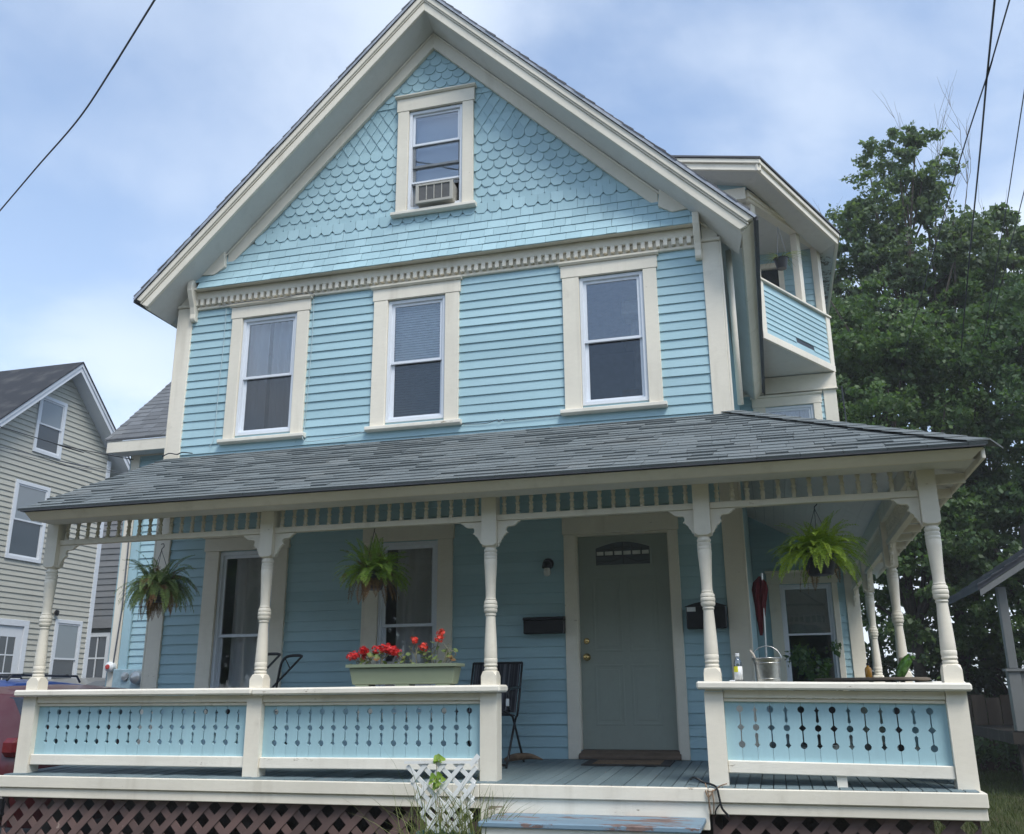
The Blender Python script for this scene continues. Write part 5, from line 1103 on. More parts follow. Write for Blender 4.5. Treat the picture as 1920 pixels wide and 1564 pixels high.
# ------------------------------------------------------------------ things on and around the porch
def fern(label, c, seed, mat, n, length, potr, up=0.5, spread=1.0, deadn=0, droop=1.0, hook=2.0):
    """c: centre of the pot's rim"""
    rng = random.Random(seed); x0, y0, z0 = c
    t = thing('hanging_fern', label, 'plant', (x0, y0, z0-potr*1.1), group='hanging fern baskets')
    pr_ = [(potr*0.62, -potr*1.15), (potr*0.70, -potr*1.12), (potr*0.95, -potr*0.15), (potr*1.04, -potr*0.14), (potr*1.06, 0.0), (potr*0.97, 0.0), (potr*0.93, -potr*0.1)]
    pot = MB().lathe(pr_, c, 22).build('pot', 'navy', t, smooth='auto')
    MB().lathe([(potr*0.01, -0.02), (potr*0.94, -0.025)], c, 16).build('soil', 'soil', pot)
    for k in range(3):
        a = k*2.094+0.4; MB().tube([(x0+potr*math.cos(a), y0+potr*math.sin(a), z0), (x0+potr*0.5*math.cos(a), y0+potr*0.5*math.sin(a), z0+(hook-z0)*0.5), (x0, y0, hook-0.05)], 0.0025, 5).build('hanger_wire', 'black_plastic', t)
    MB().tube(spline([(x0, y0, hook-0.06), (x0+0.002, y0, hook-0.035), (x0+0.022, y0, hook-0.015), (x0+0.014, y0, hook+0.012), (x0-0.012, y0, hook+0.008)], 5), 0.004, 6).build('hook', 'black_metal', t)
    for i in range(n+deadn):
        dead = i >= n; az = rng.uniform(0, 2*math.pi); el = rng.uniform(0.15, 1.25)*up+0.1; Lf = length*rng.uniform(0.65, 1.12)*(0.9 if dead else 1)
        if dead: el = rng.uniform(-0.5, 0.2)
        d = Vector((math.cos(az)*math.cos(el), math.sin(az)*math.cos(el), math.sin(el))); side = Vector((-math.sin(az), math.cos(az), 0))
        p = Vector((x0+math.cos(az)*potr*rng.uniform(0.1, 0.7), y0+math.sin(az)*potr*rng.uniform(0.1, 0.7), z0)); step = Lf/38; V = []; F = []
        dr = rng.uniform(0.034, 0.066)*droop*(1.7 if dead else 1); wmax = rng.uniform(0.040, 0.060)
        roll_ = rng.uniform(-0.5, 0.5)
        for k in range(38):
            t_ = k/37; d = (d+Vector((0, 0, -dr))).normalized(); p = p+d*step
            if p.z < 0.72: break
            upv = side.cross(d).normalized(); sv = side*math.cos(roll_)+upv*math.sin(roll_)
            wdt = wmax*(math.sin(math.pi*min(1, 0.12+t_*0.9))**0.7)*(1-0.25*t_)+0.004
            if k < 4: continue
            for s in (-1, 1):
                b = len(V); l = sv*s*wdt*rng.uniform(0.8, 1.1); fwd = d*step*0.55; tip = p+l+fwd*0.8-upv*0.006*rng.uniform(-0.6, 1.5)
                V += [p-d*step*0.30, p+l*0.5-d*step*0.38, tip, p+l*0.45+d*step*0.5]; F.append((b, b+1, b+2, b+3))
            b = len(V); V += [p-sv*0.0012-d*step, p+sv*0.0012-d*step, p+sv*0.0012, p-sv*0.0012]; F.append((b, b+1, b+2, b+3))
        if V: MB().add(V, F).build('frond', 'fern_dead' if dead else mat, t, kind='stuff')
    return t
fern('hanging fern with faded trailing fronds at the left end of the porch', (-3.735, 0.30, 1.585), 21, 'fern_old', 120, 0.38, 0.120, 1.1, deadn=12, droop=1.4, hook=1.985)
fern('bright hanging fern in a navy pot above the window box', (-1.545, 0.30, 1.63), 22, 'fern_mid', 130, 0.33, 0.125, 1.2, deadn=16, droop=0.9, hook=2.06)
fern('lush yellow green hanging fern at the right of the porch', (2.23, 0.30, 1.62), 23, 'fern', 135, 0.37, 0.135, 1.1, deadn=5, droop=1.1, hook=2.04)

# window box of geraniums on the rail
BX = thing('flower_box', 'sage green window box of red geraniums on the left railing', 'planter', (-1.14, 0.11, 0.67))
m = MB(); y0, y1 = 0.03, 0.21; zb, zt = 0.668, 0.815
m.hexa([(-1.585, y0+0.015, zb+0.012), (-0.705, y0+0.015, zb+0.012), (-0.705, y1-0.015, zb+0.012), (-1.585, y1-0.015, zb+0.012), (-1.612, y0, zt), (-0.680, y0, zt), (-0.680, y1, zt), (-1.612, y1, zt)]).build('box', 'planter', BX, bev=0.006)
rim = MB(); o = [(-1.635, 0.012), (-0.658, 0.012), (-0.658, 0.228), (-1.635, 0.228)]; i_ = [(-1.600, 0.042), (-0.692, 0.042), (-0.692, 0.198), (-1.600, 0.198)]
rim.add([(a, b, 0.817) for a, b in o]+[(a, b, 0.842) for a, b in o]+[(a, b, 0.842) for a, b in i_]+[(a, b, 0.817) for a, b in i_], sum([[(k, (k+1) % 4, 4+(k+1) % 4, 4+k), (4+k, 4+(k+1) % 4, 8+(k+1) % 4, 8+k), (8+k, 8+(k+1) % 4, 12+(k+1) % 4, 12+k), (12+k, 12+(k+1) % 4, (k+1) % 4, k)] for k in range(4)], []))
rim.build('rim', 'planter', BX)
MB().box(-1.598, -0.694, 0.044, 0.196, 0.818, 0.828).build('soil', 'soil', BX)
for px in (-1.5, -1.14, -0.79): MB().box(px-0.06, px+0.06, 0.05, 0.19, 0.666, 0.679).build('foot', 'planter', BX)
def geranium(x, y, h, mat, seed, nl=9, heads=1, lean=0.0, bare=False):
    rng = random.Random(seed); t = thing('geranium', GL.pop(0), 'flower', (x, y, 0.828), group='geraniums in the window box')
    m = MB()
    for k in range(3 if not bare else 5):
        e = (x+lean*rng.uniform(0.5, 1.3)+rng.gauss(0, 0.03), y+rng.gauss(0, 0.02), 0.828+h*rng.uniform(0.55, 0.95)); m.tube(spline([(x+rng.gauss(0, 0.015), y, 0.82), (x+lean*0.2+rng.gauss(0, 0.03), y, 0.828+h*0.4), e], 4), 0.0035, 5)
    m.build('stem', 'stem', t)
    V = []; F = []
    for k in range(nl):
        c = Vector((x+lean*0.6+rng.gauss(0, 0.055), y+rng.gauss(0, 0.035), 0.835+h*rng.uniform(0.05, 0.75))); nn = Vector((rng.gauss(0, 0.5), rng.gauss(-0.4, 0.5), 1)).normalized(); a = nn.orthogonal().normalized(); b = nn.cross(a); r = rng.uniform(0.016, 0.03); bi = len(V); V.append(c-nn*r*0.25)
        for j in range(9): tt = 2*math.pi*j/9; V.append(c+(a*math.cos(tt)+b*math.sin(tt))*r*(1+0.12*math.sin(5*tt)))
        F += [(bi, bi+1+j, bi+1+(j+1) % 9) for j in range(9)]
    if V: MB().add(V, F).build('leaves', 'fern_old', t, kind='stuff')
    for hd in range(heads):
        cx = x+lean+(rng.gauss(0, 0.045) if heads > 1 else 0); cy = y-0.02+rng.gauss(0, 0.02); cz = 0.828+h*(1 if heads == 1 else rng.uniform(0.72, 1.05)); V = []; F = []
        m = MB().tube([(x+lean*0.3, y, 0.828+h*0.35), (cx, cy, cz)], 0.0025, 5); m.build('flower_stalk', 'stem', t)
        for k in range(22):
            d = Vector((rng.gauss(0, 1), rng.gauss(0, 1), rng.gauss(0.3, 1))).normalized(); c = Vector((cx, cy, cz))+d*0.033*rng.uniform(0.5, 1.25); a = d.orthogonal().normalized(); b = d.cross(a)
            for j in range(5):
                tt = 2*math.pi*j/5+k; u = a*math.cos(tt)+b*math.sin(tt); w_ = d.cross(u); bi = len(V); V += [c, c+u*0.009+w_*0.006+d*0.002, c+u*0.017+d*0.004, c+u*0.009-w_*0.006+d*0.002]; F.append((bi, bi+1, bi+2, bi+3))
        MB().add(V, F).build('flower_head', mat, t, kind='stuff')
GL = ['crimson geranium at the far left of the window box', 'crimson geranium second from the left in the window box', 'crimson geranium third from the left in the window box', 'small red geranium in the middle of the window box', 'coral geranium bloom on a bare stalk right of the middle', 'low coral geranium right of the middle of the box', 'tall coral geranium at the right of the window box', 'leggy leafless geranium stems at the right end of the window box']
geranium(-1.56, 0.12, 0.085, 'petal_red', 1, 8, 3); geranium(-1.46, 0.13, 0.13, 'petal_red', 2, 9, 4); geranium(-1.36, 0.12, 0.16, 'petal_red', 3, 8, 4, 0.03)
geranium(-1.16, 0.12, 0.13, 'petal_red', 4, 7, 2, -0.02); geranium(-1.05, 0.12, 0.20, 'petal_coral', 5, 4, 1, 0.0); geranium(-0.98, 0.12, 0.145, 'petal_coral', 6, 7, 1); geranium(-0.90, 0.12, 0.24, 'petal_coral', 7, 6, 2, 0.02, True); geranium(-0.80, 0.12, 0.21, 'petal_coral', 8, 9, 0, 0.03, True)

# sling chairs
def chair(name, label, x0, x1, y, rz, mat, arms, zt=0.87):
    t = thing(name, label, 'chair', ((x0+x1)/2, y, -0.02)); r = 0.011; w_ = x1-x0
    MB().hexa([(x0+0.02, y+0.09, 0.43), (x1-0.02, y+0.09, 0.43), (x1-0.02, y+0.10, 0.43), (x0+0.02, y+0.10, 0.43), (x0+0.015, y+0.27, zt), (x1-0.015, y+0.27, zt), (x1-0.015, y+0.28, zt), (x0+0.015, y+0.28, zt)]).build('backrest', mat, t)
    MB().hexa([(x0+0.02, y-0.34, 0.44), (x1-0.02, y-0.34, 0.44), (x1-0.02, y+0.08, 0.40), (x0+0.02, y+0.08, 0.40), (x0+0.02, y-0.34, 0.45), (x1-0.02, y-0.34, 0.45), (x1-0.02, y+0.08, 0.41), (x0+0.02, y+0.08, 0.41)]).build('seat', mat, t)
    for x in (x0, x1):
        MB().tube(spline([(x, y-0.30, -0.02), (x, y+0.0, 0.36), (x, y+0.10, 0.44), (x, y+0.28, zt+0.01)], 4), r, 8).build('back_frame', 'black_metal', t, smooth=True)
        MB().tube([(x, y+0.30, -0.01), (x, y-0.08, 0.40), (x, y-0.35, 0.455)], r, 8).build('leg', 'black_metal', t, smooth=True)
        MB().tube(spline([(x, y-0.20, 0.445), (x, y-0.24, 0.60), (x, y-0.16, 0.64), (x, y+0.19, 0.655)], 4), 0.013, 8).build('armrest', 'black_plastic', t, smooth=True)
    MB().tube([(x0, y-0.29, 0.0), (x1, y-0.29, 0.0)], r, 8).build('foot_bar', 'black_metal', t)
    MB().tube([(x0, y+0.285, zt+0.01), (x1, y+0.285, zt+0.01)], r, 8).build('top_bar', 'black_metal', t)
    return t
ch = chair('sling_chair', 'dark striped sling chair against the wall beside the door', -0.985, -0.50, 1.22, 0, 'fabric', True)
MB().box(-0.512, -0.488, 0.955, 0.985, 0.49, 0.555).build('frame_clip', 'white', ch, bev=0.004)
t = thing('folding_chair', 'black tubular folding chair behind the second porch post', 'chair', (-3.0, 1.0, -0.02)); r = 0.011
for yy in (0.78, 1.22):
    MB().tube(spline([(-2.93, yy, 0.72), (-2.90, yy, 0.90), (-2.84, yy, 0.965), (-2.72, yy, 0.975), (-2.675, yy, 0.965)], 4), 0.014, 8).build('armrest', 'black_plastic', t, smooth=True)
    MB().tube([(-2.675, yy, 0.968), (-3.16, yy, 0.50), (-3.42, yy, 0.02)], r, 8).build('leg', 'black_metal', t, smooth=True)
    MB().tube([(-2.86, yy, 0.95), (-2.80, yy, 0.85)], 0.006, 6).build('arm_strut', 'black_metal', t)
    MB().tube([(-2.93, yy, 0.72), (-2.98, yy, 0.42), (-2.70, yy, 0.0)], r, 8).build('leg', 'black_metal', t, smooth=True)
MB().hexa([(-3.35, 0.80, 0.40), (-2.90, 0.80, 0.44), (-2.90, 1.20, 0.44), (-3.35, 1.20, 0.40), (-3.35, 0.80, 0.41), (-2.90, 0.80, 0.45), (-2.90, 1.20, 0.45), (-3.35, 1.20, 0.41)]).build('seat', 'fabric', t)
MB().hexa([(-3.36, 0.80, 0.40), (-3.35, 0.80, 0.40), (-3.35, 1.20, 0.40), (-3.36, 1.20, 0.40), (-3.62, 0.80, 0.66), (-3.61, 0.80, 0.66), (-3.61, 1.20, 0.66), (-3.62, 1.20, 0.66)]).build('backrest', 'fabric', t)

# wall things
lp = thing('wall_lamp', 'small black wall lamp with frosted globe beside the door', 'lamp', (-0.29, YW-0.05, 1.74))
MB().lathe([(0.055, 0.0), (0.058, 0.012), (0.045, 0.03), (0.02, 0.045)], (-0.29, YW-0.018, 1.845), 18, 'y').build('backplate', 'black_metal', lp, smooth=True)
MB().lathe([(0.022, 0), (0.042, -0.015), (0.052, -0.06), (0.048, -0.075)][::-1], (-0.29, YW-0.085, 1.87), 18).build('lamp_cap', 'black_metal', lp, smooth=True)
MB().lathe([(0.012, -0.085), (0.030, -0.075), (0.036, -0.05), (0.032, -0.02), (0.03, 0.0)], (-0.29, YW-0.085, 1.80), 18).build('globe', 'bulb', lp, smooth=True)
mb = thing('mailbox', 'long black wall mailbox left of the door', 'mailbox', (-0.33, 1.70, 1.155), group='black mailboxes by the door')
MB().box(-0.532, -0.128, 1.675, YW-0.019, 1.158, 1.285).build('box', 'black_metal', mb, bev=0.006)
MB().yz([(YW-0.019, 1.287), (1.668, 1.287), (1.662, 1.297), (1.672, 1.316), (YW-0.019, 1.326)], -0.537, -0.123).build('lid', 'black_metal', mb, bev=0.004)
mb = thing('mailbox', 'deep black wall mailbox with a white sticker right of the door', 'mailbox', (1.24, 1.70, 1.165), group='black mailboxes by the door')
MB().xz([(1.058, 1.168), (1.425, 1.168), (1.425, 1.365)]+[(1.425-0.367*k/8, 1.365+0.035*math.sin(math.pi*k/8)) for k in range(1, 8)]+[(1.058, 1.365)], 1.665, YW-0.019).build('box', 'black_metal', mb, bev=0.006)
MB().xz([(1.048, 1.367), (1.435, 1.367)]+[(1.435-0.387*k/8, 1.372+0.042*math.sin(math.pi*k/8)) for k in range(0, 9)], 1.655, 1.664).build('lid', 'black_metal', mb)
MB().box(1.066, 1.148, 1.6625, 1.6635, 1.325, 1.366).build('sticker', 'label_white', mb)
dm_ = thing('doormat', 'worn brown doormat with dark border at the front door', 'doormat', (0.45, 1.15, -0.015))
MB().hexa([(0.10, 1.22, -0.016), (0.88, 1.22, -0.016), (0.88, 1.69, -0.002), (0.10, 1.69, -0.002), (0.10, 1.22, -0.006), (0.88, 1.22, -0.006), (0.88, 1.69, 0.008), (0.10, 1.69, 0.008)]).build('border', 'mat_dark', dm_)
MB().hexa([(0.19, 1.29, -0.006), (0.79, 1.29, -0.006), (0.79, 1.62, 0.004), (0.19, 1.62, 0.004), (0.19, 1.29, -0.001), (0.79, 1.29, -0.001), (0.79, 1.62, 0.010), (0.19, 1.62, 0.010)]).build('pile', 'mat_tan', dm_)
# window air conditioner
ac = thing('air_conditioner', 'white window air conditioner in the gable window', 'air conditioner', (-1.55, 1.62, 6.08))
M['ac_white'] = paint('aged_white_plastic', (0.42, 0.41, 0.37), 0.45, 0.05, 0.2, rnd=0)
MB().box(-1.775, -1.325, 1.688, YW+0.35, 6.085, 6.325).build('case', 'ac_white', ac, bev=0.008)
MB().ring(-1.78, -1.32, 6.08, 6.33, -1.74, -1.36, 6.115, 6.305, 1.670, 1.687).build('front_frame', 'ac_white', ac, bev=0.004)
M['grille'] = plain('dark_grille', (0.10, 0.10, 0.098), 0.6)
MB().box(-1.738, -1.362, 1.680, 1.686, 6.117, 6.303).build('coil', 'grille', ac)
for k in range(3): xx = -1.738+0.376*(k+1)/4; MB().box(xx-0.005, xx+0.005, 1.671, 1.679, 6.117, 6.303).build('grille_bar', 'ac_white', ac)
for k in range(9): z = 6.125+k*0.0197; MB().box(-1.738, -1.362, 1.6795, 1.6825, z, z+0.006).build('grille_fin', 'grille', ac)
# gable sashes: outer storm panes and the raised sash
gwin = thing('storm_window', 'triple track storm window raised above the air conditioner', 'window', (-1.578, YW, 6.43))
gy0 = YW-0.015
def sashring(x0, x1, z0, z1, y, nm, mat, gl, f=0.03):
    s_ = MB().ring(x0, x1, z0, z1, x0+f, x1-f, z0+f, z1-f, y, y+0.018).build(nm, mat, gwin, bev=0.002); MB().box(x0+f, x1-f, y+0.008, y+0.011, z0+f, z1-f).build('pane', gl, s_)
sashring(-1.879, -1.276, 6.935, 7.364, gy0+0.012, 'upper_sash', 'vinyl', 'glass'); M['storm'] = plain('grey_storm_frame', (0.17, 0.19, 0.21), 0.5)
sashring(-1.879, -1.276, 6.645, 6.965, gy0+0.032, 'middle_sash', 'storm', 'glass'); sashring(-1.879, -1.276, 6.43, 6.675, gy0+0.052, 'lower_sash', 'storm', 'glass')
MB().box(-1.879, -1.276, gy0+0.01, gy0+0.05, 6.425, 6.445).build('bottom_bar', 'vinyl', gwin)
for a, b in ((-1.879, -1.79), (-1.31, -1.276)): MB().box(a, b, gy0+0.07, gy0+0.08, 6.10, 6.43).build('side_panel', 'storm', gwin)

# curtains and blinds behind the glass
def curtain(label, x0, x1, z0, z1, y, n, amp, seed, mat='curtain', gap=None):
    rng = random.Random(seed); m = MB(); k = n*8; ph = rng.uniform(0, 6); V = []
    for i in range(k+1):
        x = x0+(x1-x0)*i/k; yy = y+amp*math.sin(ph+i*2*math.pi/8*(1+0.1*math.sin(i*0.21)))+0.3*amp*math.sin(i*0.37); V += [(x, yy, z0), (x, yy, z1)]
    m.add(V, [(2*i, 2*i+2, 2*i+3, 2*i+1) for i in range(k)]); m.build('curtain', mat, None, smooth=True, label=label, cat='curtain', group='curtains behind the windows')
def sheer(nm, col, tr):
    m, t, b, o = newmat(nm); b.inputs['Base Color'].default_value = (*col, 1); b.inputs['Roughness'].default_value = 0.9; T = N(t, 'ShaderNodeBsdfTransparent'); x_ = N(t, 'ShaderNodeMixShader'); x_.inputs[0].default_value = tr
    t.links.new(b.outputs[0], x_.inputs[1]); t.links.new(T.outputs[0], x_.inputs[2]); t.links.new(x_.outputs[0], o.inputs[0]); M[nm] = m
sheer('sheer', (0.80, 0.81, 0.85), 0.2); sheer('dark_sheer', (0.45, 0.46, 0.48), 0.2)
curtain('left panel of the pale sheer curtains in the upper left window', -3.96, -3.70, 3.50, 4.92, YW+0.13, 3, 0.026, 2, 'sheer')
curtain('right panel of the pale sheer curtains in the upper left window', -3.675, -3.30, 3.50, 4.92, YW+0.15, 4, 0.030, 12, 'sheer')
curtain('sheer curtain in the lower left window', -3.93, -3.40, 0.5, 2.12, YW+0.12, 4, 0.026, 4, 'sheer')
curtain('sheer curtain in the window behind the flower box', -1.97, -1.49, 0.5, 2.12, YW+0.12, 4, 0.024, 5, 'sheer')
curtain('patterned pale curtain in the right wing upper window', 2.06, 2.72, 3.5, 4.92, YR+0.13, 5, 0.015, 8, 'dark_sheer')
curtain('pale shade in the gable window', -1.87, -1.28, 6.43, 7.37, YW+0.12, 1, 0.001, 6, 'sheer')
MB().box(2.07, 2.68, YR+0.12, YR+0.13, 1.42, 2.10).build('roller_shade', 'curtain', None, label='roller shade in the right wing lower window', cat='shade')
bl = thing('venetian_blind', 'closed white venetian blind in the middle upper window', 'blind', (-1.772, YW+0.1, 3.5)); m = MB()
MB().box(-2.07, -1.475, YW+0.085, YW+0.125, 4.87, 4.91).build('head_rail', 'blind', bl)
for k in range(45):
    z = 3.53+k*0.0298; m.hexa([(-2.07, YW+0.088, z), (-1.475, YW+0.088, z), (-1.475, YW+0.102, z+0.030), (-2.07, YW+0.102, z+0.030), (-2.07, YW+0.0885, z+0.001), (-1.475, YW+0.0885, z+0.001), (-1.475, YW+0.1025, z+0.031), (-2.07, YW+0.1025, z+0.031)])
m.build('slats', 'blind', bl, kind='stuff')
# dim things inside the upper right window
ct = thing('cat_tree', 'pale cat tree dimly seen inside the upper right window', 'furniture', (0.66, 2.35, 2.96))
M['cat_pale'] = plain('pale_carpet', (0.45, 0.40, 0.34), 0.95)
MB().tube([(0.66, 2.35, 2.95), (0.66, 2.35, 4.30)], 0.06, 12).build('post', 'cat_pale', ct); MB().box(0.50, 0.86, 2.2, 2.5, 4.30, 4.36).build('shelf', 'cat_pale', ct); MB().box(0.50, 0.84, 2.2, 2.5, 4.62, 4.80).build('perch', 'cat_pale', ct, bev=0.02); MB().box(0.48, 0.88, 2.15, 2.55, 2.95, 3.0).build('base', 'cat_pale', ct); MB().tube([(0.62, 2.4, 4.36), (0.62, 2.4, 4.62)], 0.05, 10).build('post', 'cat_pale', ct)
MB().box(0.50, 0.82, 2.0, 2.1, 3.45, 3.68).build('cardboard_box', 'debris', None, label='cardboard box standing inside the upper right window', cat='box')

# things on the right railing
def railz(x): return 0.664-0.016*(x-2.2)
bt = thing('water_bottle', 'clear plastic bottle with white and yellow label on the railing', 'bottle', (1.555, 0.10, railz(1.555)))
MB().lathe([(0.028, 0), (0.031, 0.006), (0.031, 0.115), (0.029, 0.125), (0.028, 0.138), (0.020, 0.160), (0.013, 0.172), (0.013, 0.185)], (1.555, 0.10, railz(1.555)), 18).build('body', 'clear', bt, smooth='auto')
MB().lathe([(0.0155, 0.183), (0.0155, 0.204), (0.012, 0.206)], (1.555, 0.10, railz(1.555)), 16).build('cap', 'label_white', bt, smooth='auto')
MB().lathe([(0.0318, 0.014), (0.0318, 0.110)], (1.555, 0.10, railz(1.555)), 18).build('label', 'label_white', bt, smooth=True)
MB().add([(1.555+0.0325*math.cos(R(a)), 0.10+0.0325*math.sin(R(a)), railz(1.555)+z) for z in (0.068, 0.110) for a in range(185, 272, 12)], [(i, i+1, i+9, i+8) for i in range(7)]).build('label_patch', 'label_yellow', bt)
MB().lathe([(0.0285, 0.004), (0.0295, 0.10), (0.0295, 0.112), (0.006, 0.113)], (1.555, 0.10, railz(1.555)), 16).build('water', 'clear', bt, smooth=True)
bk = thing('pail', 'galvanised metal pail with wire handle on the right railing', 'pail', (1.770, 0.11, railz(1.77))); c = (1.770, 0.11, railz(1.77))
MB().lathe([(0.082, 0), (0.086, 0.002), (0.094, 0.132), (0.0945, 0.138), (0.102, 0.150), (0.104, 0.166), (0.1035, 0.172), (0.099, 0.172), (0.096, 0.15), (0.084, 0.01), (0.002, 0.008)], c, 28).build('body', 'steel', bk, smooth='auto')
MB().tube([(c[0]+0.1045*math.cos(R(a)), c[1]+0.1045*math.sin(R(a)), c[2]+0.170) for a in range(0, 361, 15)], 0.004, 6).build('rim', 'chrome', bk, smooth=True)
MB().tube([(c[0]+0.108*math.cos(R(a)), c[1]+0.02*math.sin(R(a)), c[2]+0.155+0.105*math.sin(R(a))) for a in range(0, 181, 12)], 0.0035, 6).build('handle', 'chrome', bk, smooth=True)
MB().lathe([(0.0947, 0.130), (0.0975, 0.134), (0.0947, 0.139)], c, 28).build('bead', 'steel', bk, smooth=True)
MB().lathe([(0.0868, 0.016), (0.0895, 0.02), (0.0870, 0.025)], c, 28).build('bead', 'steel', bk, smooth=True)
br = thing('brush', 'pale wooden brush handle sticking out of the pail', 'brush', (1.70, 0.12, railz(1.7)+0.02)); MB().tube([(1.74, 0.13, c[2]+0.02), (1.672, 0.11, c[2]+0.20), (1.652, 0.105, c[2]+0.232)], [0.007, 0.010, 0.006], 8).build('handle', 'cat_pale', br, smooth=True); MB().box(1.73, 1.76, 0.115, 0.145, c[2]+0.009, c[2]+0.05).build('bristles', 'debris', br)
MB().hexa([(1.485, 0.05, 0.676), (1.53, 0.05, 0.676), (1.53, 0.09, 0.676), (1.485, 0.09, 0.676), (1.487, 0.052, 0.684), (1.528, 0.052, 0.684), (1.528, 0.088, 0.684), (1.487, 0.088, 0.684)]).build('soap_bar', 'label_white', None, bev=0.003, label='small white lid lying on the railing beside the post', cat='lid')
# table behind the railing
tb = thing('table', 'dark round table behind the right railing', 'table', (2.86, 1.35, 0.0))
MB().lathe([(0.44, 0), (0.46, 0.008), (0.46, 0.022), (0.44, 0.028)], (2.60, 1.30, 0.675), 32).build('tabletop', 'wood_old', tb, smooth='auto')
for a in range(4): aa = a*1.571+0.5; MB().tube([(2.60+0.30*math.cos(aa), 1.30+0.30*math.sin(aa), 0.675), (2.60+0.30*math.cos(aa), 1.30+0.30*math.sin(aa), -0.02)], 0.02, 8).build('leg', 'black_metal', tb)
ab = thing('amber_bottle', 'small amber bottle with dark cap on the porch table', 'bottle', (2.575, 1.20, 0.703)); MB().lathe([(0.026, 0), (0.028, 0.005), (0.028, 0.065), (0.022, 0.082), (0.010, 0.092), (0.010, 0.102)], (2.575, 1.2, 0.703), 16).build('body', 'amber', ab, smooth='auto'); MB().lathe([(0.012, 0.10), (0.012, 0.118), (0.01, 0.12)], (2.575, 1.2, 0.703), 12).build('cap', 'black_plastic', ab)
gg = thing('garden_ornament', 'glossy green frog shaped ornament on the porch table', 'ornament', (2.83, 1.05, 0.703))
MB().tube(spline([(2.795, 1.05, 0.700), (2.815, 1.05, 0.745), (2.845, 1.05, 0.80), (2.880, 1.05, 0.845), (2.900, 1.05, 0.865)], 5), [0.030+0.014*math.sin(math.pi*min(1, i/17)) for i in range(21)], 14).build('body', 'green_glaze', gg, smooth=True)
MB().lathe([(0.002, -0.03), (0.022, -0.022), (0.033, 0.0), (0.024, 0.022), (0.002, 0.03)], (2.905, 1.045, 0.862), 14).build('head', 'green_glaze', gg, smooth=True)
for s in (-1, 1): MB().lathe([(0.002, -0.012), (0.009, -0.006), (0.011, 0.0), (0.009, 0.006), (0.002, 0.012)], (2.912+0.012*s, 1.018, 0.880), 10).build('eye', 'label_white', gg, smooth=True)
MB().hexa([(2.785, 1.07, 0.703), (2.815, 1.07, 0.703), (2.815, 1.10, 0.703), (2.785, 1.10, 0.703), (2.815, 1.07, 0.86), (2.85, 1.07, 0.86), (2.85, 1.10, 0.86), (2.815, 1.10, 0.86)]).build('back_support', 'wood_old', gg, bev=0.008)
# folded umbrella leaning by the side wall and the dim plants behind the rail
um = thing('umbrella', 'folded dark red umbrella leaning by the corner board', 'umbrella', (1.80, 2.25, 0.0))
m = MB(); prof = [(1.12, 0.010), (1.20, 0.022), (1.32, 0.036), (1.46, 0.052), (1.56, 0.060), (1.63, 0.052), (1.67, 0.022), (1.69, 0.008)]; nn_ = 24; V = []
for zz_, r_ in prof:
    for k in range(nn_): aa = 2*math.pi*k/nn_+zz_*1.2; q_ = r_*(1+0.30*math.cos(aa*6)+0.12*math.sin(aa*2)); V.append((1.735+(zz_-1.4)*0.05+q_*math.cos(aa), 2.2+q_*math.sin(aa), zz_))
m.add(V, [(i*nn_+k, i*nn_+(k+1) % nn_, (i+1)*nn_+(k+1) % nn_, (i+1)*nn_+k) for i in range(len(prof)-1) for k in range(nn_)]); m.build('cloth', 'umbrella', um)
MB().tube([(1.72, 2.2, -0.02), (1.772, 2.2, 1.72)], 0.012, 8).build('pole', 'chrome', um)
pt_ = thing('potted_plant', 'dim bushy plant in a dark pot inside the side porch', 'plant', (2.25, 4.6, 0.0)); rng = np.random.default_rng(41); cs = np.stack([rng.normal(2.25, 0.15, 26), rng.normal(4.6, 0.15, 26), rng.uniform(0.5, 1.12, 26)], 1); v, q = leaf_cloud(rng, cs, np.full((26, 3), 0.10), 22, 0.07)
place('foliage', numesh('foliage', v, q), 'leaf_dark', pt_, (0, 0, 0), kind='stuff'); MB().lathe([(0.20, 0), (0.26, 0.40), (0.28, 0.42), (0.25, 0.42), (0.02, 0.38)], (2.25, 4.6, 0.0), 20).build('pot', 'black_plastic', pt_, smooth='auto')

# frayed rope at the foot of the entrance post
rp = thing('rope', 'frayed dark rope and twine tied at the foot of the entrance post', 'rope', (1.33, -0.05, -0.1))
MB().tube(spline([(1.15, 0.10, -0.02), (1.19, 0.02, 0.00), (1.25, 0.01, -0.03), (1.30, -0.01, -0.04), (1.35, -0.105, -0.055), (1.365, -0.112, -0.12), (1.38, -0.112, -0.19), (1.415, -0.10, -0.235), (1.42, -0.10, -0.25)], 6), 0.008, 7).build('strand', 'black_metal', rp, smooth=True)
for pts in ([(1.26, 0.02, -0.03), (1.29, -0.10, -0.08), (1.33, -0.108, -0.075), (1.37, -0.05, -0.05), (1.42, -0.02, -0.035)], [(1.29, -0.108, -0.09), (1.292, -0.106, -0.16), (1.298, -0.085, -0.24)], [(1.318, -0.108, -0.085), (1.324, -0.106, -0.15), (1.318, -0.085, -0.23)], [(1.27, -0.10, -0.075), (1.285, -0.11, -0.115), (1.31, -0.11, -0.10), (1.325, -0.108, -0.07)]):
    MB().tube(spline(pts, 5), 0.0045, 6).build('twine', 'debris', rp, smooth=True)
MB().tube(spline([(1.365, -0.108, -0.165), (1.335, -0.098, -0.205), (1.33, -0.085, -0.235)], 4), 0.005, 6).build('strand', 'black_metal', rp, smooth=True)

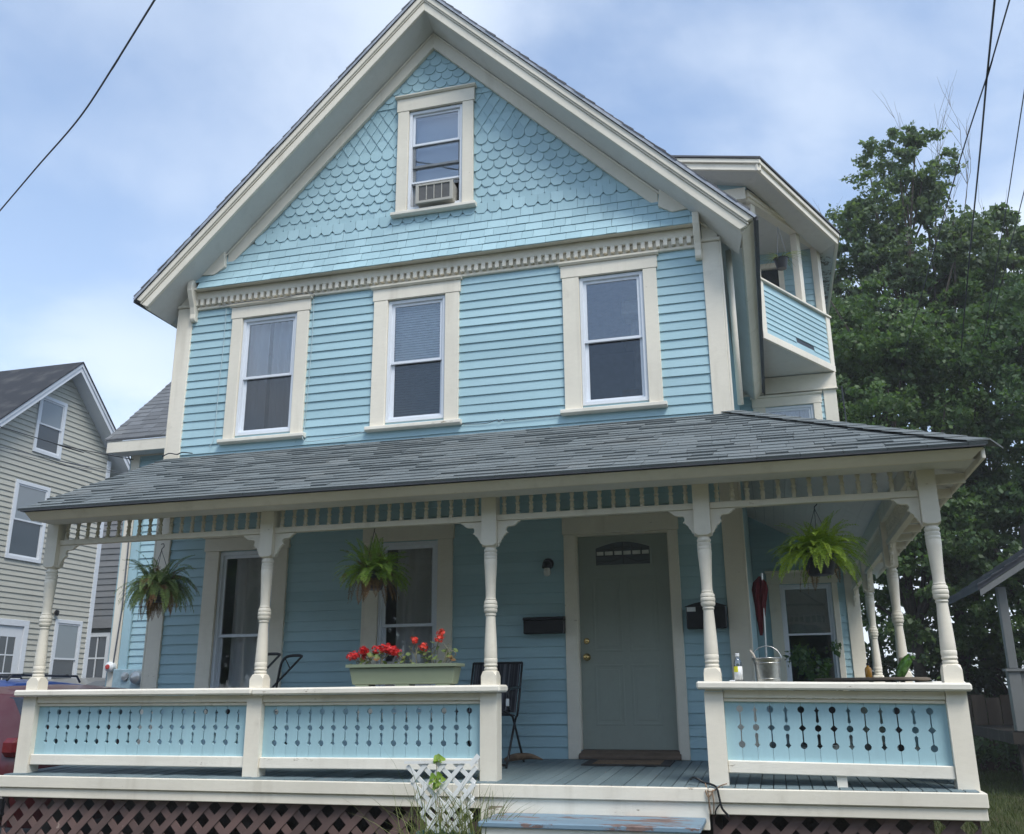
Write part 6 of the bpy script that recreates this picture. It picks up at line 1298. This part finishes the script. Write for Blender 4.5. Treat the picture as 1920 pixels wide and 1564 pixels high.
# wooden step
stp = thing('front_step', 'peeling blue wooden front step below the porch opening', 'step', (0.45, -0.25, GZ))
MB().box(-0.285, 1.262, -0.60, -0.072, -0.298, -0.260).build('tread', 'step', stp, bev=0.008)
MB().box(-0.265, 1.245, -0.572, -0.545, -0.60, -0.300).build('riser', 'cream_old', stp, bev=0.003)
MB().box(-0.30, 1.28, -0.90, -0.545, -0.645, -0.605).build('tread', 'step', stp, bev=0.008)
for x in (-0.26, 1.205): MB().box(x, x+0.04, -0.88, -0.08, GZ, -0.65).build('stringer', 'fence', stp)
# piece of bark and dry leaves by the chair leg
db = thing('driftwood', 'curled piece of dry bark on the porch floor by the chair', 'driftwood', (-0.42, 1.45, -0.01))
MB().tube(spline([(-0.66, 1.42, 0.01), (-0.56, 1.44, 0.035), (-0.42, 1.45, 0.042), (-0.30, 1.45, 0.015)], 5), [0.012, 0.02, 0.026, 0.03, 0.032, 0.033, 0.033, 0.032, 0.03, 0.028, 0.025, 0.022, 0.018, 0.014, 0.01, 0.006], 9).build('bark', 'debris', db)

# white lattice trellis, pot and weeds beside the step
TR = thing('trellis', 'white lattice trellis leaning behind tall weeds beside the step', 'trellis', (-0.6, -0.42, -0.6))
xb0, xb1, xt0, xt1, zb, zt = -0.735, -0.395, -0.905, -0.345, -0.36, 0.115
def tp(u, v_): return (xb0+(xt0-xb0)*v_+u*((xb1-xb0)+((xt1-xt0)-(xb1-xb0))*v_), zb+(zt-zb)*v_)
def tslat(u0, v0, u1, v1, y, wd=0.032):
    a, b = Vector(tp(u0, v0)), Vector(tp(u1, v1)); d = (b-a).normalized(); nn = Vector((-d.y, d.x))*wd/2
    MB().xz([tuple(a-nn), tuple(a+nn), tuple(b+nn), tuple(b-nn)], y, y+0.006).build('slat', 'white', TR, bev=0.001)
for k in range(-3, 5):
    for sgn, y in ((1, -0.432), (-1, -0.424)):
        # slope: one cell in u per 0.22 in v
        u0 = k*0.25 if sgn > 0 else 1-k*0.25; du = 0.25*sgn/0.235; v0, v1 = 0.0, 1.0
        lo_ = [(0-u0)/du, (1-u0)/du]; v0 = max(0.0, min(lo_)); v1 = min(1.0, max(lo_))
        if v1-v0 > 0.06: tslat(u0+du*v0, v0, u0+du*v1, v1, y)
MB().xz([(xt0-0.005, zt-0.012), (xt1+0.01, zt-0.004), (xt1+0.01, zt+0.014), (xt0-0.005, zt+0.006)], -0.440, -0.433).build('top_rail', 'white', TR)
MB().xz([(xt1-0.035, zt-0.03), (xt1+0.03, zt+0.04), (xt1+0.005, zt+0.065), (xt1-0.055, zt+0.0)], -0.446, -0.441).build('slat', 'white', TR)
tpz = thing('flower_pot', 'teal pot at the foot of the white trellis', 'pot', (-0.57, -0.46, GZ)); MB().lathe([(0.15, GZ), (0.20, -0.40), (0.215, -0.395), (0.215, -0.355), (0.195, -0.355), (0.19, -0.40), (0.01, -0.42)], (-0.57, -0.46, 0), 24).build('pot', 'teal', tpz, smooth='auto')
def weeds(label, n, cx, cy, sx, sy, z, h, seed, width=0.0045):
    rng = random.Random(seed); V = []; F = []
    for i in range(n):
        p = Vector((rng.gauss(cx, sx), rng.gauss(cy, sy), z)); d = Vector((rng.gauss(0, 0.25), rng.gauss(-0.08, 0.2), 1)).normalized(); H_ = h*rng.uniform(0.35, 1.05); sv = Vector((rng.gauss(0, 1), rng.gauss(0, 0.5), 0)).normalized(); cur = Vector((d.x*0.10+rng.gauss(0, 0.05), rng.gauss(0, 0.05), -0.05)); b0 = len(V); wd = width*rng.uniform(0.6, 1.4)
        for k in range(8):
            t_ = k/7; w_ = wd*(1-t_)**0.6+0.0004; V += [p-sv*w_, p+sv*w_]; d = (d+cur*(0.6+t_*1.8)).normalized(); p = p+d*H_/7
        F += [(b0+2*k, b0+2*k+1, b0+2*k+3, b0+2*k+2) for k in range(7)]
    return MB().add(V, F).build('weeds', 'grass', None, kind='stuff', label=label, cat='weeds')
weeds('tall seeding grass growing in front of the white trellis', 170, -0.55, -0.50, 0.16, 0.07, -0.66, 0.78, 3)
weeds('tangle of tall weeds between trellis and step', 150, -0.36, -0.36, 0.06, 0.06, -0.75, 0.78, 4, 0.006)
weeds('thin dry weed stems left of the trellis', 16, -0.86, -0.40, 0.06, 0.05, -0.85, 1.15, 5, 0.0025)
gp = thing('climbing_plant', 'small broad green leaves poking above the trellis', 'plant', (-0.62, -0.46, -0.4)); rng = random.Random(9); V = []; F = []
for (cx, cz, r) in [(-0.645, 0.148, 0.028), (-0.615, 0.138, 0.024), (-0.66, 0.128, 0.022), (-0.63, 0.158, 0.020), (-0.68, 0.02, 0.026), (-0.65, 0.0, 0.024), (-0.62, 0.03, 0.024), (-0.69, -0.02, 0.02), (-0.66, -0.05, 0.026), (-0.63, -0.03, 0.022), (-0.60, 0.0, 0.02)]:
    c = Vector((cx, -0.452+rng.gauss(0, 0.012), cz)); nn = Vector((rng.gauss(0, 0.3), -1, rng.gauss(0.5, 0.3))).normalized(); a = nn.orthogonal().normalized(); b = nn.cross(a); bi = len(V); V.append(c-nn*0.006)
    for j in range(12): tt = 2*math.pi*j/12; V.append(c+(a*math.cos(tt)+b*math.sin(tt))*r*(1+0.22*math.sin(3*tt+1)))
    F += [(bi, bi+1+j, bi+1+(j+1) % 12) for j in range(12)]
MB().add(V, F).build('leaves', 'fern_mid', gp, kind='stuff'); MB().tube(spline([(-0.60, -0.46, -0.42), (-0.64, -0.455, -0.1), (-0.65, -0.452, 0.13)], 4), 0.003, 5).build('stem', 'stem', gp)

# cables tacked to the front of the house
def cable(label, pts, r=0.004, mat='wire_pale'): MB().tube(spline(pts, 6), r, 6).build('cable', mat, None, smooth=True, label=label, cat='cable', group='cables tacked to the front wall')
yc = YW-0.026
cable('painted cable running down the wall left of the upper left window', [(-4.24, yc, 5.10), (-4.235, yc, 4.6), (-4.25, yc, 4.1), (-4.255, yc, 3.5), (-4.30, yc-0.02, 3.36)])
cable('painted cable looping from the upper left window sill', [(-3.07, yc, 5.08), (-3.065, yc, 4.6), (-3.08, yc, 3.9), (-3.10, yc, 3.45), (-3.10, yc-0.04, 3.40), (-3.03, yc-0.05, 3.325), (-2.75, yc-0.04, 3.335), (-2.5, yc-0.02, 3.36), (-2.32, yc-0.01, 3.40)])
cable('grey cable along the wall above the porch roof', [(-1.22, yc, 3.385), (-0.95, yc, 3.372), (-0.82, yc-0.01, 3.40), (-0.80, yc-0.01, 3.375), (-0.74, yc-0.01, 3.40), (-0.72, yc, 3.378), (-0.4, yc, 3.385), (-0.12, yc, 3.39)], 0.004, 'wire_grey')
cable('loose wire draped along the dentil cornice', [(-4.3, YW-0.09, 5.115), (-3.9, YW-0.09, 5.125), (-3.5, YW-0.085, 5.112), (-3.2, YW-0.085, 5.145), (-3.06, YW-0.08, 5.125), (-3.04, YW-0.06, 5.09)], 0.004, 'wire_grey')
cable('black cable lying at the foot of the left corner board', [(-4.90, YW-0.06, 3.292), (-4.80, YW-0.075, 3.318), (-4.70, YW-0.07, 3.300), (-4.62, YW-0.08, 3.315), (-4.50, YW-0.06, 3.30)], 0.007, 'wire')
# electric meter on the left wing
mt = thing('electric_meter', 'round electric meter on a grey box on the left wing', 'electric meter', (-7.3, 4.9, 0.6))
M['meter_box'] = plain('painted_meter_box', (0.30, 0.42, 0.47), 0.5)
MB().box(-7.70, -7.10, 4.88, YL_-0.02, 0.35, 0.985).build('box', 'meter_box', mt, bev=0.01); MB().lathe([(0.10, 0), (0.10, 0.05), (0.085, 0.10), (0.04, 0.13), (0.004, 0.135)], (-7.24, 4.88, 0.86), 20, 'y').build('dome', 'meter_glass', mt, smooth='auto'); MB().lathe([(0.06, 0), (0.06, 0.03), (0.01, 0.04)], (-7.47, 4.88, 0.88), 16, 'y').build('dial', 'meter_glass', mt)
sp_ = thing('valve', 'white pipe fitting with a red centre on the left wing corner', 'pipe fitting', (-7.79, 4.9, 0.9)); MB().lathe([(0.075, 0), (0.075, 0.07), (0.04, 0.10), (0.004, 0.10)], (-7.79, 4.965, 1.02), 16, 'y').build('fitting', 'label_white', sp_, smooth='auto'); MB().lathe([(0.035, 0.0), (0.035, 0.012), (0.002, 0.014)], (-7.79, 4.864, 1.02), 12, 'y').build('centre', 'red_dot', sp_)
MB().tube([(-7.75, 4.93, 1.06), (-7.70, 4.93, 1.9), (-7.72, 4.93, 3.3)], 0.012, 6).build('riser_pipe', 'wire_grey', sp_)
# hanging plant on the balcony
hp_ = thing('balcony_plant', 'spindly spider plant hanging from the balcony beam', 'plant', (2.415, 5.95, 6.6)); c = (2.415, 5.95, 6.82)
MB().lathe([(0.07, -0.16), (0.105, 0.0), (0.115, 0.0), (0.09, -0.01)], c, 16).build('pot', 'black_plastic', hp_, smooth='auto')
for k in range(3): a = k*2.1; MB().tube([(c[0]+0.10*math.cos(a), c[1]+0.10*math.sin(a), c[2]), (c[0], c[1], 7.36)], 0.004, 5).build('hanger', 'wire_grey', hp_)
rng = random.Random(12); V = []; F = []
for i in range(40):
    az = rng.uniform(0, 6.28); d = Vector((math.cos(az)*0.7, math.sin(az)*0.7, rng.uniform(0.3, 1.2))).normalized(); p = Vector((c[0], c[1], c[2])); b0 = len(V); sv = Vector((-math.sin(az), math.cos(az), 0)); H_ = rng.uniform(0.2, 0.5)
    for k in range(8): V += [p-sv*0.007*(1-k/8), p+sv*0.007*(1-k/8)]; d = (d+Vector((0, 0, -0.24))).normalized(); p = p+d*H_/7
    F += [(b0+2*k, b0+2*k+1, b0+2*k+3, b0+2*k+2) for k in range(7)]
MB().add(V, F).build('leaves', 'grass', hp_, kind='stuff')

# ------------------------------------------------------------------ haze volume added to lift the dark tones
hm_, ht, hb_, ho = newmat('haze_veil'); ht.nodes.remove(hb_)
pv = N(ht, 'ShaderNodeVolumePrincipled'); pv.inputs['Color'].default_value = (0.93, 0.96, 1.0, 1); pv.inputs['Density'].default_value = 0.0014; pv.inputs['Anisotropy'].default_value = 0.0
ht.links.new(pv.outputs[0], ho.inputs['Volume']); M['haze'] = hm_
MB().box(-60, 60, -60, 70, GZ-1.0, 17.5).build('haze', 'haze', None, kind='stuff', label='thin haze added over the whole scene to lift the darks')
